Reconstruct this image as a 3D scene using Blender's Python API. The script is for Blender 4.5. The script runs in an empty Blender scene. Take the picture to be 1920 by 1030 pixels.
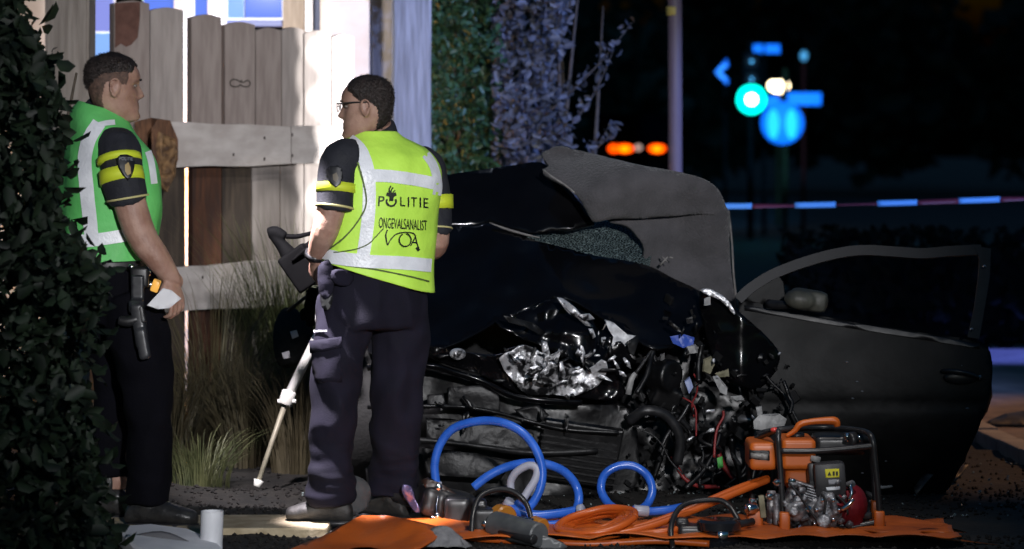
import bpy, bmesh, math, random
import numpy as np
from mathutils import Vector, Matrix, Euler, noise
from mathutils.bvhtree import BVHTree
from mathutils.geometry import delaunay_2d_cdt
random.seed(7)
S = bpy.context.scene
COL = S.collection
R = math.radians

# ------------------------------------------------------------------ camera, world, lamps, exposure
FPX, EYE, HX, HY = 5760.0, 1.5, 960.0, 265.0       # focal length in photo pixels, eye height, principal column, horizon row
def P(px, py, Y):
    """world point at distance Y that the photograph shows at (px, py)"""
    return Vector(((px - HX) * Y / FPX, Y, EYE - (py - HY) * Y / FPX))
def GY(py):
    """distance of the ground point seen at row py"""
    return FPX * EYE / (py - HY)

cam_d = bpy.data.cameras.new('camera')
cam = bpy.data.objects.new('camera', cam_d); COL.objects.link(cam)
cam.location = (0, 0, EYE); cam.rotation_euler = (R(90), 0, 0)
cam_d.sensor_width = 36; cam_d.lens = FPX / 1920 * 36
cam_d.shift_y = -250 / 1920
cam_d.clip_start = 0.1; cam_d.clip_end = 600
cam_d.dof.use_dof = True; cam_d.dof.focus_distance = 12.3; cam_d.dof.aperture_fstop = 2.6
S.camera = cam

W = bpy.data.worlds.new('World'); S.world = W; W.use_nodes = True
nt = W.node_tree; nt.nodes.clear()
wo = nt.nodes.new('ShaderNodeOutputWorld'); bg = nt.nodes.new('ShaderNodeBackground')
sky = nt.nodes.new('ShaderNodeTexSky'); sky.sky_type = 'NISHITA'; sky.sun_disc = False
sky.sun_elevation = R(-1); sky.sun_rotation = R(180)
bg.inputs['Strength'].default_value = 0.15
tint = nt.nodes.new('ShaderNodeMix'); tint.data_type = 'RGBA'; tint.blend_type = 'MULTIPLY'; tint.inputs[0].default_value = 1
tint.inputs[7].default_value = (0.3, 1.0, 1.9, 1)          # cold town glow of the night sky
nt.links.new(sky.outputs[0], tint.inputs[6]); nt.links.new(tint.outputs[2], bg.inputs[0]); nt.links.new(bg.outputs[0], wo.inputs[0])

def aim(o, tgt):
    o.rotation_euler = (Vector(tgt) - o.location).to_track_quat('-Z', 'Y').to_euler()
def spot(name, loc, tgt, watts, color, size=40, blend=0.3, radius=0.1):
    d = bpy.data.lights.new(name, 'SPOT'); d.energy = watts; d.color = color
    d.spot_size = R(size); d.spot_blend = blend; d.shadow_soft_size = radius
    o = bpy.data.objects.new(name, d); COL.objects.link(o); o.location = loc; aim(o, tgt)
    return o
def point(name, loc, watts, color, radius=0.1):
    d = bpy.data.lights.new(name, 'POINT'); d.energy = watts; d.color = color; d.shadow_soft_size = radius
    o = bpy.data.objects.new(name, d); COL.objects.link(o); o.location = loc
    return o
moon_d = bpy.data.lights.new('moon', 'SUN'); moon_d.energy = 0.012; moon_d.angle = R(0.5); moon_d.color = (0.75, 0.82, 1)
moon = bpy.data.objects.new('moon', moon_d); COL.objects.link(moon); moon.rotation_euler = (R(40), 0, R(200))

# bare lamps added for the flood and beacon light; no fixtures, several float inside the scene
spot('press_lamp', (1.6, -0.5, 3.2), P(740, 330, 12.2), 5600, (0.97, 0.96, 0.98), 23, 1.0, 0.18)
spot('gear_fill', (0.9, 10.5, 3.3), P(1290, 1000, 11.7), 170, (1.0, 0.95, 0.9), 48, 0.8, 0.08)  # added fill that brightens the tools on the ground
spot('mast_flood', P(640, -260, 13.2), P(500, 170, 15.5), 70, (1.0, 0.96, 0.94), 60, 1.0, 0.08)
for fz in (2.08, 1.83, 1.58, 1.33, 1.08, 0.83):
    fl = Vector((-0.45, 15.35, fz))
    spot('fence_flood', fl, fl + Vector((-0.602, 0.799, 0.0)), 50, (1.0, 0.98, 0.96), 46, 0.06, 0.02)  # added stack of unseen spots shaping one flood's edge on the boards
spot('tripod_flood', P(400, -110, 11.7), P(548, 735, 13.0), 620, (1.0, 0.93, 0.98), 30, 0.5, 0.05)
spot('side_fill', P(400, -110, 11.6), P(622, 690, 11.9), 1300, (1.0, 0.92, 1.0), 19, 0.5, 0.05)  # extra spot added beside the tripod one to brighten the trousers
spot('grass_fill', P(640, -240, 14.0), P(535, 430, 15.4), 210, (1.0, 0.97, 0.93), 21, 0.7, 0.05)  # added fill for the grass and the boards behind it
spot('yard_flood', P(430, -120, 16.5), P(430, 100, 17.6), 150, (1.0, 0.97, 0.98), 100, 0.5, 0.1)
point('yard_bulb', P(354, 380, 17.45), 60, (1.0, 0.45, 0.08), 0.04)
spot('blue_beacon', (3.4, 11.2, 3.2), P(880, 150, 17.0), 2400, (0.2, 0.34, 1.0), 24, 0.6, 0.1)
spot('hedge_fill', (2.2, 9.0, 3.6), P(990, 130, 17.8), 260, (0.95, 0.97, 1.0), 15, 0.7, 0.1)  # unseen fill added to brighten the hedge
spot('road_lamp', (6.0, 17.0, 5.5), P(1930, 800, 15.8), 800, (1.0, 0.5, 0.2), 44, 0.5, 0.1)
spot('road_beacon', (4.9, 21.2, 2.6), P(1900, 668, 21.4), 900, (0.13, 0.2, 1.0), 40, 0.7, 0.1)
spot('sign_fill', (5.0, 38.0, 3.0), P(1450, 170, 50), 13000, (0.08, 0.48, 1.0), 15, 0.4, 0.1)  # added blue spot that makes the far sign plates shine
spot('tape_fill', (4.5, 14.5, 2.6), P(1670, 378, 18), 700, (0.25, 0.42, 1.0), 40, 0.5, 0.1)  # added blue spot that brightens the tape

vs = S.view_settings
vs.view_transform = 'Standard'; vs.look = 'None'; vs.exposure = 0; vs.gamma = 1
vs.use_curve_mapping = False
S.cycles.use_denoising = True
S.cycles.max_bounces = 6
S.cycles.sample_clamp_indirect = 4

# ------------------------------------------------------------------ materials
MATS = {}
def mat(name, col, rough=0.6, metal=0.0, col2=None, scale=12.0, bump=0.0, bscale=None, emit=None, estr=0.0, coat=0.0, detail=6, stretch=None, spec=0.5, lo=0.35, hi=0.65, sheen=0):
    if name in MATS: return MATS[name]
    m = bpy.data.materials.new(name); m.use_nodes = True
    n = m.node_tree.nodes; l = m.node_tree.links
    b = n['Principled BSDF']
    b.inputs['Base Color'].default_value = (*col, 1); b.inputs['Roughness'].default_value = rough
    b.inputs['Metallic'].default_value = metal; b.inputs['Coat Weight'].default_value = coat
    b.inputs['Specular IOR Level'].default_value = spec
    if sheen: b.inputs['Sheen Weight'].default_value = sheen
    tc = n.new('ShaderNodeTexCoord'); mp = n.new('ShaderNodeMapping')
    l.new(tc.outputs['Object'], mp.inputs[0])
    if stretch: mp.inputs['Scale'].default_value = stretch
    if col2 is not None:
        nz = n.new('ShaderNodeTexNoise'); nz.inputs['Scale'].default_value = scale; nz.inputs['Detail'].default_value = detail
        l.new(mp.outputs[0], nz.inputs['Vector'])
        cr = n.new('ShaderNodeValToRGB'); cr.color_ramp.elements[0].position = lo; cr.color_ramp.elements[1].position = hi
        cr.color_ramp.elements[0].color = (*col, 1); cr.color_ramp.elements[1].color = (*col2, 1)
        l.new(nz.outputs[0], cr.inputs[0]); l.new(cr.outputs[0], b.inputs['Base Color'])
        rr = n.new('ShaderNodeMapRange'); rr.inputs['To Min'].default_value = max(0, rough - 0.12); rr.inputs['To Max'].default_value = min(1, rough + 0.12)
        l.new(nz.outputs[0], rr.inputs[0]); l.new(rr.outputs[0], b.inputs['Roughness'])
    if bump:
        n2 = n.new('ShaderNodeTexNoise'); n2.inputs['Scale'].default_value = bscale or scale * 4; n2.inputs['Detail'].default_value = 5
        l.new(mp.outputs[0], n2.inputs['Vector'])
        bp = n.new('ShaderNodeBump'); bp.inputs['Strength'].default_value = bump; bp.inputs['Distance'].default_value = 0.01
        l.new(n2.outputs[0], bp.inputs['Height']); l.new(bp.outputs[0], b.inputs['Normal'])
    if emit is not None:
        b.inputs['Emission Color'].default_value = (*emit, 1); b.inputs['Emission Strength'].default_value = estr
    MATS[name] = m
    return m

def leafmat(name, c1, c2, rough=0.5):
    if name in MATS: return MATS[name]
    m = mat(name, c1, rough, col2=c2, scale=9.0, detail=8)
    n = m.node_tree.nodes; l = m.node_tree.links; b = n['Principled BSDF']
    tr = n.new('ShaderNodeBsdfTranslucent'); tr.inputs[0].default_value = (*[min(1, c * 1.4) for c in c2], 1)
    mx = n.new('ShaderNodeMixShader'); mx.inputs[0].default_value = 0.25
    l.new(b.outputs[0], mx.inputs[1]); l.new(tr.outputs[0], mx.inputs[2]); l.new(mx.outputs[0], n['Material Output'].inputs[0])
    return m

# ------------------------------------------------------------------ geometry helpers: everything returns (verts, faces)
def join(*parts):
    V, F = [], []
    for v, f in parts:
        o = len(V); V += [Vector(p) for p in v]; F += [tuple(i + o for i in q) for q in f]
    return V, F
def catmull(pts, sub):
    pts = [tuple(p) for p in pts]
    if sub <= 1 or len(pts) < 3: return [np.array(p, float) for p in pts]
    A = [np.array(p, float) for p in pts]; out = []
    for i in range(len(A) - 1):
        p0 = A[max(i - 1, 0)]; p1 = A[i]; p2 = A[i + 1]; p3 = A[min(i + 2, len(A) - 1)]
        for k in range(sub):
            t = k / sub
            out.append(0.5 * ((2 * p1) + (-p0 + p2) * t + (2 * p0 - 5 * p1 + 4 * p2 - p3) * t * t + (-p0 + 3 * p1 - 3 * p2 + p3) * t ** 3))
    out.append(A[-1]); return out
def loft(rings, cap=True):
    n = len(rings[0]); V = [Vector(p) for r in rings for p in r]; F = []
    for i in range(len(rings) - 1):
        for j in range(n):
            k = (j + 1) % n
            F.append((i * n + j, i * n + k, (i + 1) * n + k, (i + 1) * n + j))
    if cap:
        F.append(tuple(range(n - 1, -1, -1))); F.append(tuple((len(rings) - 1) * n + j for j in range(n)))
    return V, F
def tube(path, rad, n=10, sub=4, closed=False, cap=True, flat=1.0):
    """swept tube along path; rad a number or one per point; flat squashes the second axis"""
    k = len(path)
    rr = list(rad) if hasattr(rad, '__len__') else [rad] * k
    q = [(*p, r) for p, r in zip(path, rr)]
    if closed: q = q + [q[0]]
    c = catmull(q, sub)
    if closed: c = c[:-1]
    pts = [Vector(x[:3]) for x in c]; rs = [x[3] for x in c]; m = len(pts)
    rings = []; up = None
    for i in range(m):
        a = pts[(i - 1) % m] if (closed or i > 0) else pts[i]
        b = pts[(i + 1) % m] if (closed or i < m - 1) else pts[i]
        t = (b - a).normalized()
        if up is None:
            up = t.cross(Vector((0.13, 0.27, 0.95)))
            if up.length < 1e-3: up = t.cross(Vector((1, 0, 0)))
            up.normalize()
        up = (up - t * up.dot(t)).normalized(); side = t.cross(up)
        rings.append([pts[i] + (up * math.cos(2 * math.pi * j / n) + side * math.sin(2 * math.pi * j / n) * flat) * rs[i] for j in range(n)])
    if closed:
        V, F = loft(rings, False); o = (m - 1) * n
        # find the best twist to close
        best = min(range(n), key=lambda s: sum((rings[-1][j] - rings[0][(j + s) % n]).length for j in range(0, n, 2)))
        for j in range(n):
            F.append((o + j, o + (j + 1) % n, (j + 1 + best) % n, (j + best) % n))
        return V, F
    return loft(rings, cap)
def box(c, s, rot=None, bev=0.0):
    bm = bmesh.new(); bmesh.ops.create_cube(bm, size=1)
    for v in bm.verts: v.co = Vector((v.co.x * s[0], v.co.y * s[1], v.co.z * s[2]))
    if bev: bmesh.ops.bevel(bm, geom=bm.edges[:], offset=bev, segments=2, affect='EDGES', profile=0.6)
    M = Matrix.Translation(Vector(c)) @ (rot.to_matrix().to_4x4() if rot else Matrix())
    bm.transform(M); bm.verts.index_update()
    r = [v.co.copy() for v in bm.verts], [tuple(v.index for v in f.verts) for f in bm.faces]; bm.free(); return r
def ell(c, s, rot=None, n=16, m=10):
    rings = []
    M = rot.to_matrix() if rot else Matrix.Identity(3)
    for i in range(m + 1):
        ph = -math.pi / 2 + math.pi * (i + 0.02) / (m + 0.04)
        rings.append([Vector(c) + M @ Vector((s[0] * math.cos(ph) * math.cos(2 * math.pi * j / n), s[1] * math.cos(ph) * math.sin(2 * math.pi * j / n), s[2] * math.sin(ph))) for j in range(n)])
    return loft(rings, True)
def cyl(a, b, r, n=16, r2=None):
    a, b = Vector(a), Vector(b); r2 = r if r2 is None else r2
    t = (b - a).normalized(); u = t.orthogonal().normalized(); s = t.cross(u)
    e = min(r, r2) * 0.12; L = (b - a).length; e = min(e, L * 0.2)
    def ring(p, q): return [p + (u * math.cos(2 * math.pi * j / n) + s * math.sin(2 * math.pi * j / n)) * q for j in range(n)]
    return loft([ring(a, r - e), ring(a + t * e, r), ring(b - t * e, r2), ring(b, r2 - e)], True)
def smooth_outline(o, sub):
    q = list(o) + [o[0]]
    A = [np.array(p, float) for p in o]; m = len(A); out = []
    for i in range(m):
        p0, p1, p2, p3 = A[i - 1], A[i], A[(i + 1) % m], A[(i + 2) % m]
        for k in range(sub):
            t = k / sub
            out.append(tuple(0.5 * ((2 * p1) + (-p0 + p2) * t + (2 * p0 - 5 * p1 + 4 * p2 - p3) * t * t + (-p0 + 3 * p1 - 3 * p2 + p3) * t ** 3)))
    return out
def inside(p, poly):
    x, y = p; c = False; j = len(poly) - 1
    for i in range(len(poly)):
        xi, yi = poly[i]; xj, yj = poly[j]
        if (yi > y) != (yj > y) and x < (xj - xi) * (y - yi) / (yj - yi) + xi: c = not c
        j = i
    return c
def fill(outline, step, jitter=0.25):
    xs = [p[0] for p in outline]; ys = [p[1] for p in outline]
    pts = [Vector(p) for p in outline]; n = len(pts)
    rnd = random.Random(int(sum(xs) * 10) % 9973)
    row = 0; y = min(ys) + step * 0.5
    while y < max(ys):
        x = min(xs) + step * (0.5 if row % 2 else 0.0)
        while x < max(xs):
            q = (x + rnd.uniform(-jitter, jitter) * step, y + rnd.uniform(-jitter, jitter) * step)
            if inside(q, outline) and min((q[0] - a[0]) ** 2 + (q[1] - a[1]) ** 2 for a in outline) > (step * 0.45) ** 2: pts.append(Vector(q))
            x += step
        y += step * 0.87; row += 1
    r = delaunay_2d_cdt(pts, [(i, (i + 1) % n) for i in range(n)], [], 1, 1e-4)
    return [tuple(v) for v in r[0]], [tuple(f) for f in r[2]]
def solid(V, F, t):
    if t == 0: return V, F
    bm = bmesh.new(); bv = [bm.verts.new(v) for v in V]
    for f in F:
        try: bm.faces.new([bv[i] for i in f])
        except ValueError: pass
    bmesh.ops.recalc_face_normals(bm, faces=bm.faces[:])
    bm.normal_update()
    s = sum(f.normal.y * f.calc_area() for f in bm.faces)
    if s > 0: bmesh.ops.reverse_faces(bm, faces=bm.faces[:]); bm.normal_update()
    bmesh.ops.solidify(bm, geom=bm.faces[:], thickness=t)
    bm.verts.index_update()
    r = [v.co.copy() for v in bm.verts], [tuple(v.index for v in f.verts) for f in bm.faces]; bm.free(); return r
def sheet(outline, depth, thick=0.01, step=12, sub=3, disp=None):
    """a panel with the given outline, bent in depth by depth(px,py), moved by disp(point)"""
    o = smooth_outline(outline, sub) if sub > 1 else list(outline)
    V2, F = fill(o, step)
    V = []
    for (x, y) in V2:
        p = P(x, y, depth(x, y))
        if disp: p = p + disp(p)
        V.append(p)
    return solid(V, F, thick)
def crumple(amp, sc, seed=0.0, ridge=True):
    off = Vector((seed, seed * 1.7, -seed))
    def d(p):
        q = (p + off) * sc
        if ridge:
            h = 0.0
            for k, (dx, dy, dz, w) in enumerate(((.8, .2, .5, .55), (-.5, .1, .85, .45), (.2, .3, 1.0, .3), (1.0, -.2, -.3, .25))):
                t = (q.x * dx + q.y * dy + q.z * dz) * (1 + .45 * k) + 1.3 * noise.noise(q * .55 + Vector((k * 7, 0, 3)))
                h += w * (abs((t % 2.0) - 1.0) * 2 - 1)
            h += .18 * noise.noise(q * 3.1)
        else: h = noise.fractal(q, 1.0, 2.0, 3)
        return Vector((0.25 * noise.noise(q * 1.3), -h, 0.35 * noise.noise(q * 1.1 + Vector((5, 5, 5))))) * amp
    return d

# ------------------------------------------------------------------ objects
def link(name, V, F, m, parent=None, smooth=True, origin=None, angle=None):
    me = bpy.data.meshes.new(name)
    V = [Vector(v) for v in V]
    if origin is None:
        if parent is None and V:
            xs = [v.x for v in V]; ys = [v.y for v in V]; zs = [v.z for v in V]
            origin = Vector(((min(xs) + max(xs)) / 2, (min(ys) + max(ys)) / 2, min(zs)))
        elif V:
            origin = sum(V, Vector()) / len(V)
        else: origin = Vector()
    me.from_pydata([v - origin for v in V], [], F); me.validate(); me.update()
    if smooth:
        me.polygons.foreach_set('use_smooth', [True] * len(me.polygons))
        if angle is not None:
            try: me.set_sharp_from_angle(angle=R(angle))
            except Exception: pass
    if m: me.materials.append(m)
    o = bpy.data.objects.new(name, me); COL.objects.link(o); o.location = origin
    if parent: adopt(o, parent)
    return o
def world_of(o):
    M = Matrix.LocRotScale(o.location, o.rotation_euler, o.scale)
    return (world_of(o.parent) @ o.matrix_parent_inverse @ M) if o.parent else M
def adopt(o, parent):
    o.parent = parent; o.matrix_parent_inverse = world_of(parent).inverted()
def tag(o, label, cat, group=None, kind=None):
    o['label'] = label; o['category'] = cat
    if group: o['group'] = group
    if kind: o['kind'] = kind
    return o
def thing(name, label, cat, loc, group=None):
    o = bpy.data.objects.new(name, None); COL.objects.link(o); o.location = loc; o.empty_display_size = 0.1
    return tag(o, label, cat, group)
def structure(o, label=None):
    o['kind'] = 'structure'
    if label: o['label'] = label
    return o
def recalc(V, F):
    bm = bmesh.new(); bv = [bm.verts.new(v) for v in V]
    for f in F:
        try: bm.faces.new([bv[i] for i in f])
        except ValueError: pass
    bmesh.ops.recalc_face_normals(bm, faces=bm.faces[:]); bm.verts.index_update()
    r = [v.co.copy() for v in bm.verts], [tuple(v.index for v in f.verts) for f in bm.faces]; bm.free(); return r
def remesh(parts, voxel, it=4, fac=0.5, disp=None):
    """union of closed shapes into one continuous skin"""
    V, F = [], []
    for p in parts:
        p = recalc(*p); V, F = join((V, F), p)
    me = bpy.data.meshes.new('tmp'); me.from_pydata(V, [], F); me.update()
    o = bpy.data.objects.new('tmp', me); COL.objects.link(o)
    r = o.modifiers.new('r', 'REMESH'); r.mode = 'VOXEL'; r.voxel_size = voxel
    if it:
        s = o.modifiers.new('s', 'SMOOTH'); s.factor = fac; s.iterations = it
    bpy.context.view_layer.update()
    e = o.evaluated_get(bpy.context.evaluated_depsgraph_get())
    m2 = bpy.data.meshes.new_from_object(e)
    VV = [v.co.copy() for v in m2.vertices]; NN = [v.normal.copy() for v in m2.vertices]
    FF = [tuple(p.vertices) for p in m2.polygons]
    bpy.data.objects.remove(o); bpy.data.meshes.remove(me); bpy.data.meshes.remove(m2)
    if disp: VV = [v + n * disp(v) for v, n in zip(VV, NN)]
    return VV, FF
def ellring(c, a, b, yaw, n=48, tx=0.0, ty=0.0, p=2.3):
    """horizontal body ring: a half width, b half depth, turned by yaw, tilted tx/ty"""
    out = []
    for j in range(n):
        t = 2 * math.pi * j / n; ct, st = math.cos(t), math.sin(t)
        x = a * math.copysign(abs(ct) ** (2 / p), ct); y = b * math.copysign(abs(st) ** (2 / p), st)
        X = x * math.cos(yaw) - y * math.sin(yaw); Y = x * math.sin(yaw) + y * math.cos(yaw)
        out.append(Vector(c) + Vector((X, Y, tx * X + ty * Y)))
    return out
EYEP = Vector((0, 0, EYE))
def onto(bvh, px, py, off):
    d = (P(px, py, 10) - EYEP).normalized()
    h, nrm, i, t = bvh.ray_cast(EYEP, d)
    if h is None: return None
    if nrm.dot(d) > 0: nrm = -nrm
    return h + nrm * off
def decal(outline, bvh, off=0.003, step=9, thick=0.0):
    """a flat patch of cloth or print laid on a surface"""
    V2, F = fill(outline, step)
    V = [onto(bvh, x, y, off) for x, y in V2]
    F = [f for f in F if all(V[i] is not None for i in f)]
    F = [f for f in F if max((V[f[0]] - V[f[1]]).length, (V[f[1]] - V[f[2]]).length) < 0.12]
    V = [v if v is not None else Vector((0, 12, 1)) for v in V]
    used = sorted({i for f in F for i in f}); mp = {u: k for k, u in enumerate(used)}
    V = [V[u] for u in used]; F = [tuple(mp[i] for i in f) for f in F]
    return solid(V, F, thick) if thick else (V, F)
def stroke(path, w, sub=6):
    c = catmull(path, sub); L, Rr = [], []
    for i, p in enumerate(c):
        a = c[max(i - 1, 0)]; b = c[min(i + 1, len(c) - 1)]; t = (b - a)[:2]; t = t / (np.linalg.norm(t) + 1e-9)
        n = np.array([-t[1], t[0]]) * w / 2
        L.append(tuple(p[:2] + n)); Rr.append(tuple(p[:2] - n))
    return L + Rr[::-1]
def text_mesh(s):
    cu = bpy.data.curves.new('t', 'FONT'); cu.body = s; cu.fill_mode = 'FRONT'; cu.resolution_u = 3
    o = bpy.data.objects.new('t', cu); COL.objects.link(o)
    bpy.context.view_layer.update()
    m = bpy.data.meshes.new_from_object(o.evaluated_get(bpy.context.evaluated_depsgraph_get()))
    V = [v.co.copy() for v in m.vertices]; F = [tuple(p.vertices) for p in m.polygons]
    bpy.data.objects.remove(o); bpy.data.curves.remove(cu); bpy.data.meshes.remove(m)
    return V, F
def text_on(s, quad, bvh, off=0.004, bold=0.0):
    """lettering s filling the quad (tl, tr, br, bl in photo pixels) on a surface"""
    V, F = text_mesh(s)
    x0 = min(v.x for v in V); x1 = max(v.x for v in V); y0 = min(v.y for v in V); y1 = max(v.y for v in V)
    tl, tr, br, bl = [np.array(q, float) for q in quad]; out = []
    for v in V:
        u = (v.x - x0) / (x1 - x0); w = (v.y - y0) / (y1 - y0)
        q = (bl * (1 - u) + br * u) * (1 - w) + (tl * (1 - u) + tr * u) * w
        out.append(onto(bvh, q[0], q[1], off))
    F = [f for f in F if all(out[i] is not None for i in f)]
    return [v if v is not None else Vector((0, 12, 1)) for v in out], F
def leaves(centers, size, rnd, droop=0.3, aspect=0.5, ramp=(0.45, 1.45)):
    V, F = [], []
    for c in centers:
        a = rnd.uniform(0, 6.283); e = rnd.uniform(-1.0, 0.8) - droop
        d = Vector((math.cos(a) * math.cos(e), math.sin(a) * math.cos(e), math.sin(e)))
        u = d.orthogonal().normalized(); u.rotate(Matrix.Rotation(rnd.uniform(0, 6.28), 3, d)); w = d.cross(u)
        s = size * rnd.uniform(*ramp); h = s * aspect * 0.5; o = len(V); c = Vector(c)
        V += [c - d * s * 0.5, c - d * s * 0.22 + w * h * .85 + u * h * 0.4, c + d * s * 0.2 + w * h * .8 + u * h * .3, c + d * s * 0.5 - u * s * 0.08, c + d * s * 0.2 - w * h * .8 + u * h * .3, c - d * s * 0.22 - w * h * .85 + u * h * 0.4]
        F += [(o, o + 1, o + 2, o + 3), (o, o + 3, o + 4, o + 5)]
    return V, F
# ================================================================== THE SETTING
M_soil = mat('soil', (0.004, 0.0035, 0.003), 0.85, col2=(0.016, 0.013, 0.010), scale=5, bump=0.9, bscale=40)
M_asphalt = mat('asphalt', (0.012, 0.012, 0.013), 0.9, col2=(0.022, 0.021, 0.022), scale=3, bump=0.5, bscale=160)
M_pave = mat('paving_concrete', (0.3, 0.235, 0.14), 0.85, col2=(0.48, 0.4, 0.27), scale=14, bump=0.4, bscale=60)
M_kerb = mat('kerb_concrete', (0.22, 0.21, 0.2), 0.85, col2=(0.32, 0.3, 0.28), scale=9, bump=0.4, bscale=60)
def gridmesh(x0, x1, y0, y1, nx, ny, zf):
    V = [(x0 + (x1 - x0) * i / nx, y0 + (y1 - y0) * j / ny, zf(x0 + (x1 - x0) * i / nx, y0 + (y1 - y0) * j / ny)) for j in range(ny + 1) for i in range(nx + 1)]
    F = [(j * (nx + 1) + i, j * (nx + 1) + i + 1, (j + 1) * (nx + 1) + i + 1, (j + 1) * (nx + 1) + i) for j in range(ny) for i in range(nx)]
    return V, F
def soil_z(x, y):
    z = 0.02 * noise.fractal(Vector((x * 3, y * 3, 0)), 1, 2, 4)
    if x < -1.0 and y > 12.6: z += min(0.12, 0.05 * (-1.0 - x)) * min(1, (y - 12.6))
    return z - 0.01
V, F = gridmesh(-5, 5, 8, 19, 160, 160, soil_z)
structure(link('ground', V, F, M_soil, origin=Vector((0, 13, 0))))
# the far ground runs out to the horizon below the verge
V, F = gridmesh(-160, 160, 2, 300, 8, 8, lambda x, y: -0.1)
structure(link('terrain', V, F, M_asphalt, smooth=False, origin=Vector((0, 0, -0.1))))
# road behind the kerb on the right, its near edge running away to the left
def rp(a): return Vector(a)
k0, k1 = P(1835, 806, GY(806)), P(1935, 852, GY(852)); kd = (k1 - k0); kd.z = 0; kd.normalize(); kn = Vector((-kd.y, kd.x, 0))
if kn.y < 0: kn = -kn
A = k0 - kd * 6; B = k1 + kd * 7
road_q = [A, B, B + kn * 9, A + kn * 9]
road_q = [Vector((v.x, v.y, 0.012)) for v in road_q]
M_road = mat('road_asphalt', (0.13, 0.105, 0.095), 0.75, col2=(0.22, 0.18, 0.16), scale=7, bump=0.5, bscale=120)
structure(link('road', road_q + [v - Vector((0, 0, 0.1)) for v in road_q], [(0, 1, 2, 3), (4, 7, 6, 5), (0, 4, 5, 1), (1, 5, 6, 2), (2, 6, 7, 3), (3, 7, 4, 0)], M_road, smooth=False))
# kerb stones along the road edge, one by one
kerb = thing('kerb', 'row of concrete kerb stones between the dark verge and the lit road', 'kerb', k0)
for i in range(9):
    c = k0 + kd * (i * 0.5 - 2.2) - kn * 0.07; c.z = 0.0 + 0.004 * (i % 3)
    V, F = box(c, (0.485, 0.12, 0.11), Euler((0, 0, math.atan2(kd.y, kd.x))), 0.012)
    link('kerb_stone', V, F, M_kerb, kerb, smooth=False)
# paving edge in front of the officers: concrete slabs
pav = bpy.data.objects.new('pavement', None); COL.objects.link(pav); pav.location = (-1.3, 11.9, 0); structure(pav)
x = -3.1
while x < -0.75:
    w = 0.6
    V, F = box((x + w / 2, 11.98 + random.uniform(-.006, .006), -0.014 + random.uniform(-.003, .004)), (w - 0.012, 0.44, 0.06), Euler((random.uniform(-.006, .006), random.uniform(-.006, .006), 0)), 0.008)
    link('slab', V, F, M_pave, pav, smooth=False)
    x += w
M_crumb = mat('loose_soil', (0.004, 0.003, 0.003), 0.9, col2=(0.014, 0.011, 0.009), scale=30)
rnd = random.Random(3); V, F = [], []
for i in range(5200):
    px_, y_ = rnd.uniform(-2.6, 2.6), rnd.choice([rnd.uniform(11.3, 11.78), rnd.uniform(12.2, 14.8), rnd.uniform(12.2, 13.4)])
    s = rnd.uniform(0.004, 0.012); o = len(V); c = Vector((px_, y_, soil_z(px_, y_) + s * 0.4))
    pts = [Vector((rnd.uniform(-1, 1), rnd.uniform(-1, 1), rnd.uniform(-.6, .8))).normalized() * s for _ in range(6)]
    V += [c + Vector((s, 0, 0)) , c - Vector((s * .8, 0, 0)), c + Vector((0, s, 0)), c - Vector((0, s, 0)), c + Vector((0, 0, s * .8)), c - Vector((0, 0, s))]
    F += [(o + a, o + b, o + d) for a, b, d in ((0, 2, 4), (2, 1, 4), (1, 3, 4), (3, 0, 4), (2, 0, 5), (1, 2, 5), (3, 1, 5), (0, 3, 5))]
c = link('soil_crumbs', V, F, M_crumb, smooth=False); tag(c, 'loose dark soil crumbs and bark scattered over the verge', 'soil', kind='stuff')

# ---- house
M_white = mat('white_frame_paint', (0.78, 0.78, 0.78), 0.5, col2=(0.7, 0.7, 0.72), scale=6)
M_render = mat('house_render', (0.42, 0.36, 0.31), 0.85, col2=(0.5, 0.45, 0.4), scale=5, bump=0.3, bscale=60)
M_dim = mat('weathered_board', (0.16, 0.13, 0.1), 0.8, col2=(0.24, 0.2, 0.16), scale=8, stretch=(6, 6, 0.6), bump=0.3)
M_pane = mat('window_pane_blue_glow', (0.01, 0.02, 0.06), 0.15, emit=(0.13, 0.24, 0.95), estr=0.85)  # blue light on the panes is put in as emission, here and below
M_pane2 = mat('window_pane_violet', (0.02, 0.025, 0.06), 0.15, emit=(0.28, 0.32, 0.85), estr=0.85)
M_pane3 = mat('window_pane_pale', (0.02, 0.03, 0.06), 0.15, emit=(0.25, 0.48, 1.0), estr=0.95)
HYY = 17.8
house = thing('house', 'house with white framed windows glowing blue behind the wooden fence', 'house', (-2, HYY, 0))
def hbox(name, x0, x1, y0, y1, d0, d1, m, parent, bev=0.004):
    a = P(x0, y1, HYY); b = P(x1, y0, HYY)
    V, F = box(((a.x + b.x) / 2, HYY + (d0 + d1) / 2, (a.z + b.z) / 2), (b.x - a.x, d1 - d0, b.z - a.z), None, bev)
    return link(name, V, F, m, parent, smooth=False)
hbox('wall', -260, 700, 330, 760, 0.10, 0.25, M_white, house)
hbox('wall', -260, 165, -420, 330, 0.10, 0.25, M_render, house)
hbox('lintel', 165, 700, -420, -150, 0.10, 0.25, M_white, house)
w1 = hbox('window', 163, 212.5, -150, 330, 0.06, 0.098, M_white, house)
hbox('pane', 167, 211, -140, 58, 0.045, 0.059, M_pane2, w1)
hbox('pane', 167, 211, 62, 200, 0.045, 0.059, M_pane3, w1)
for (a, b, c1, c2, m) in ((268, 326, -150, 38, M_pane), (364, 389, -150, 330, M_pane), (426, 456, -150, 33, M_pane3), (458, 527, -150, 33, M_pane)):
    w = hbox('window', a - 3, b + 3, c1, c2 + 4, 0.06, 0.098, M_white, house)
    hbox('pane', a, b, c1 + 3, c2, 0.045, 0.059, m, w)
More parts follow.
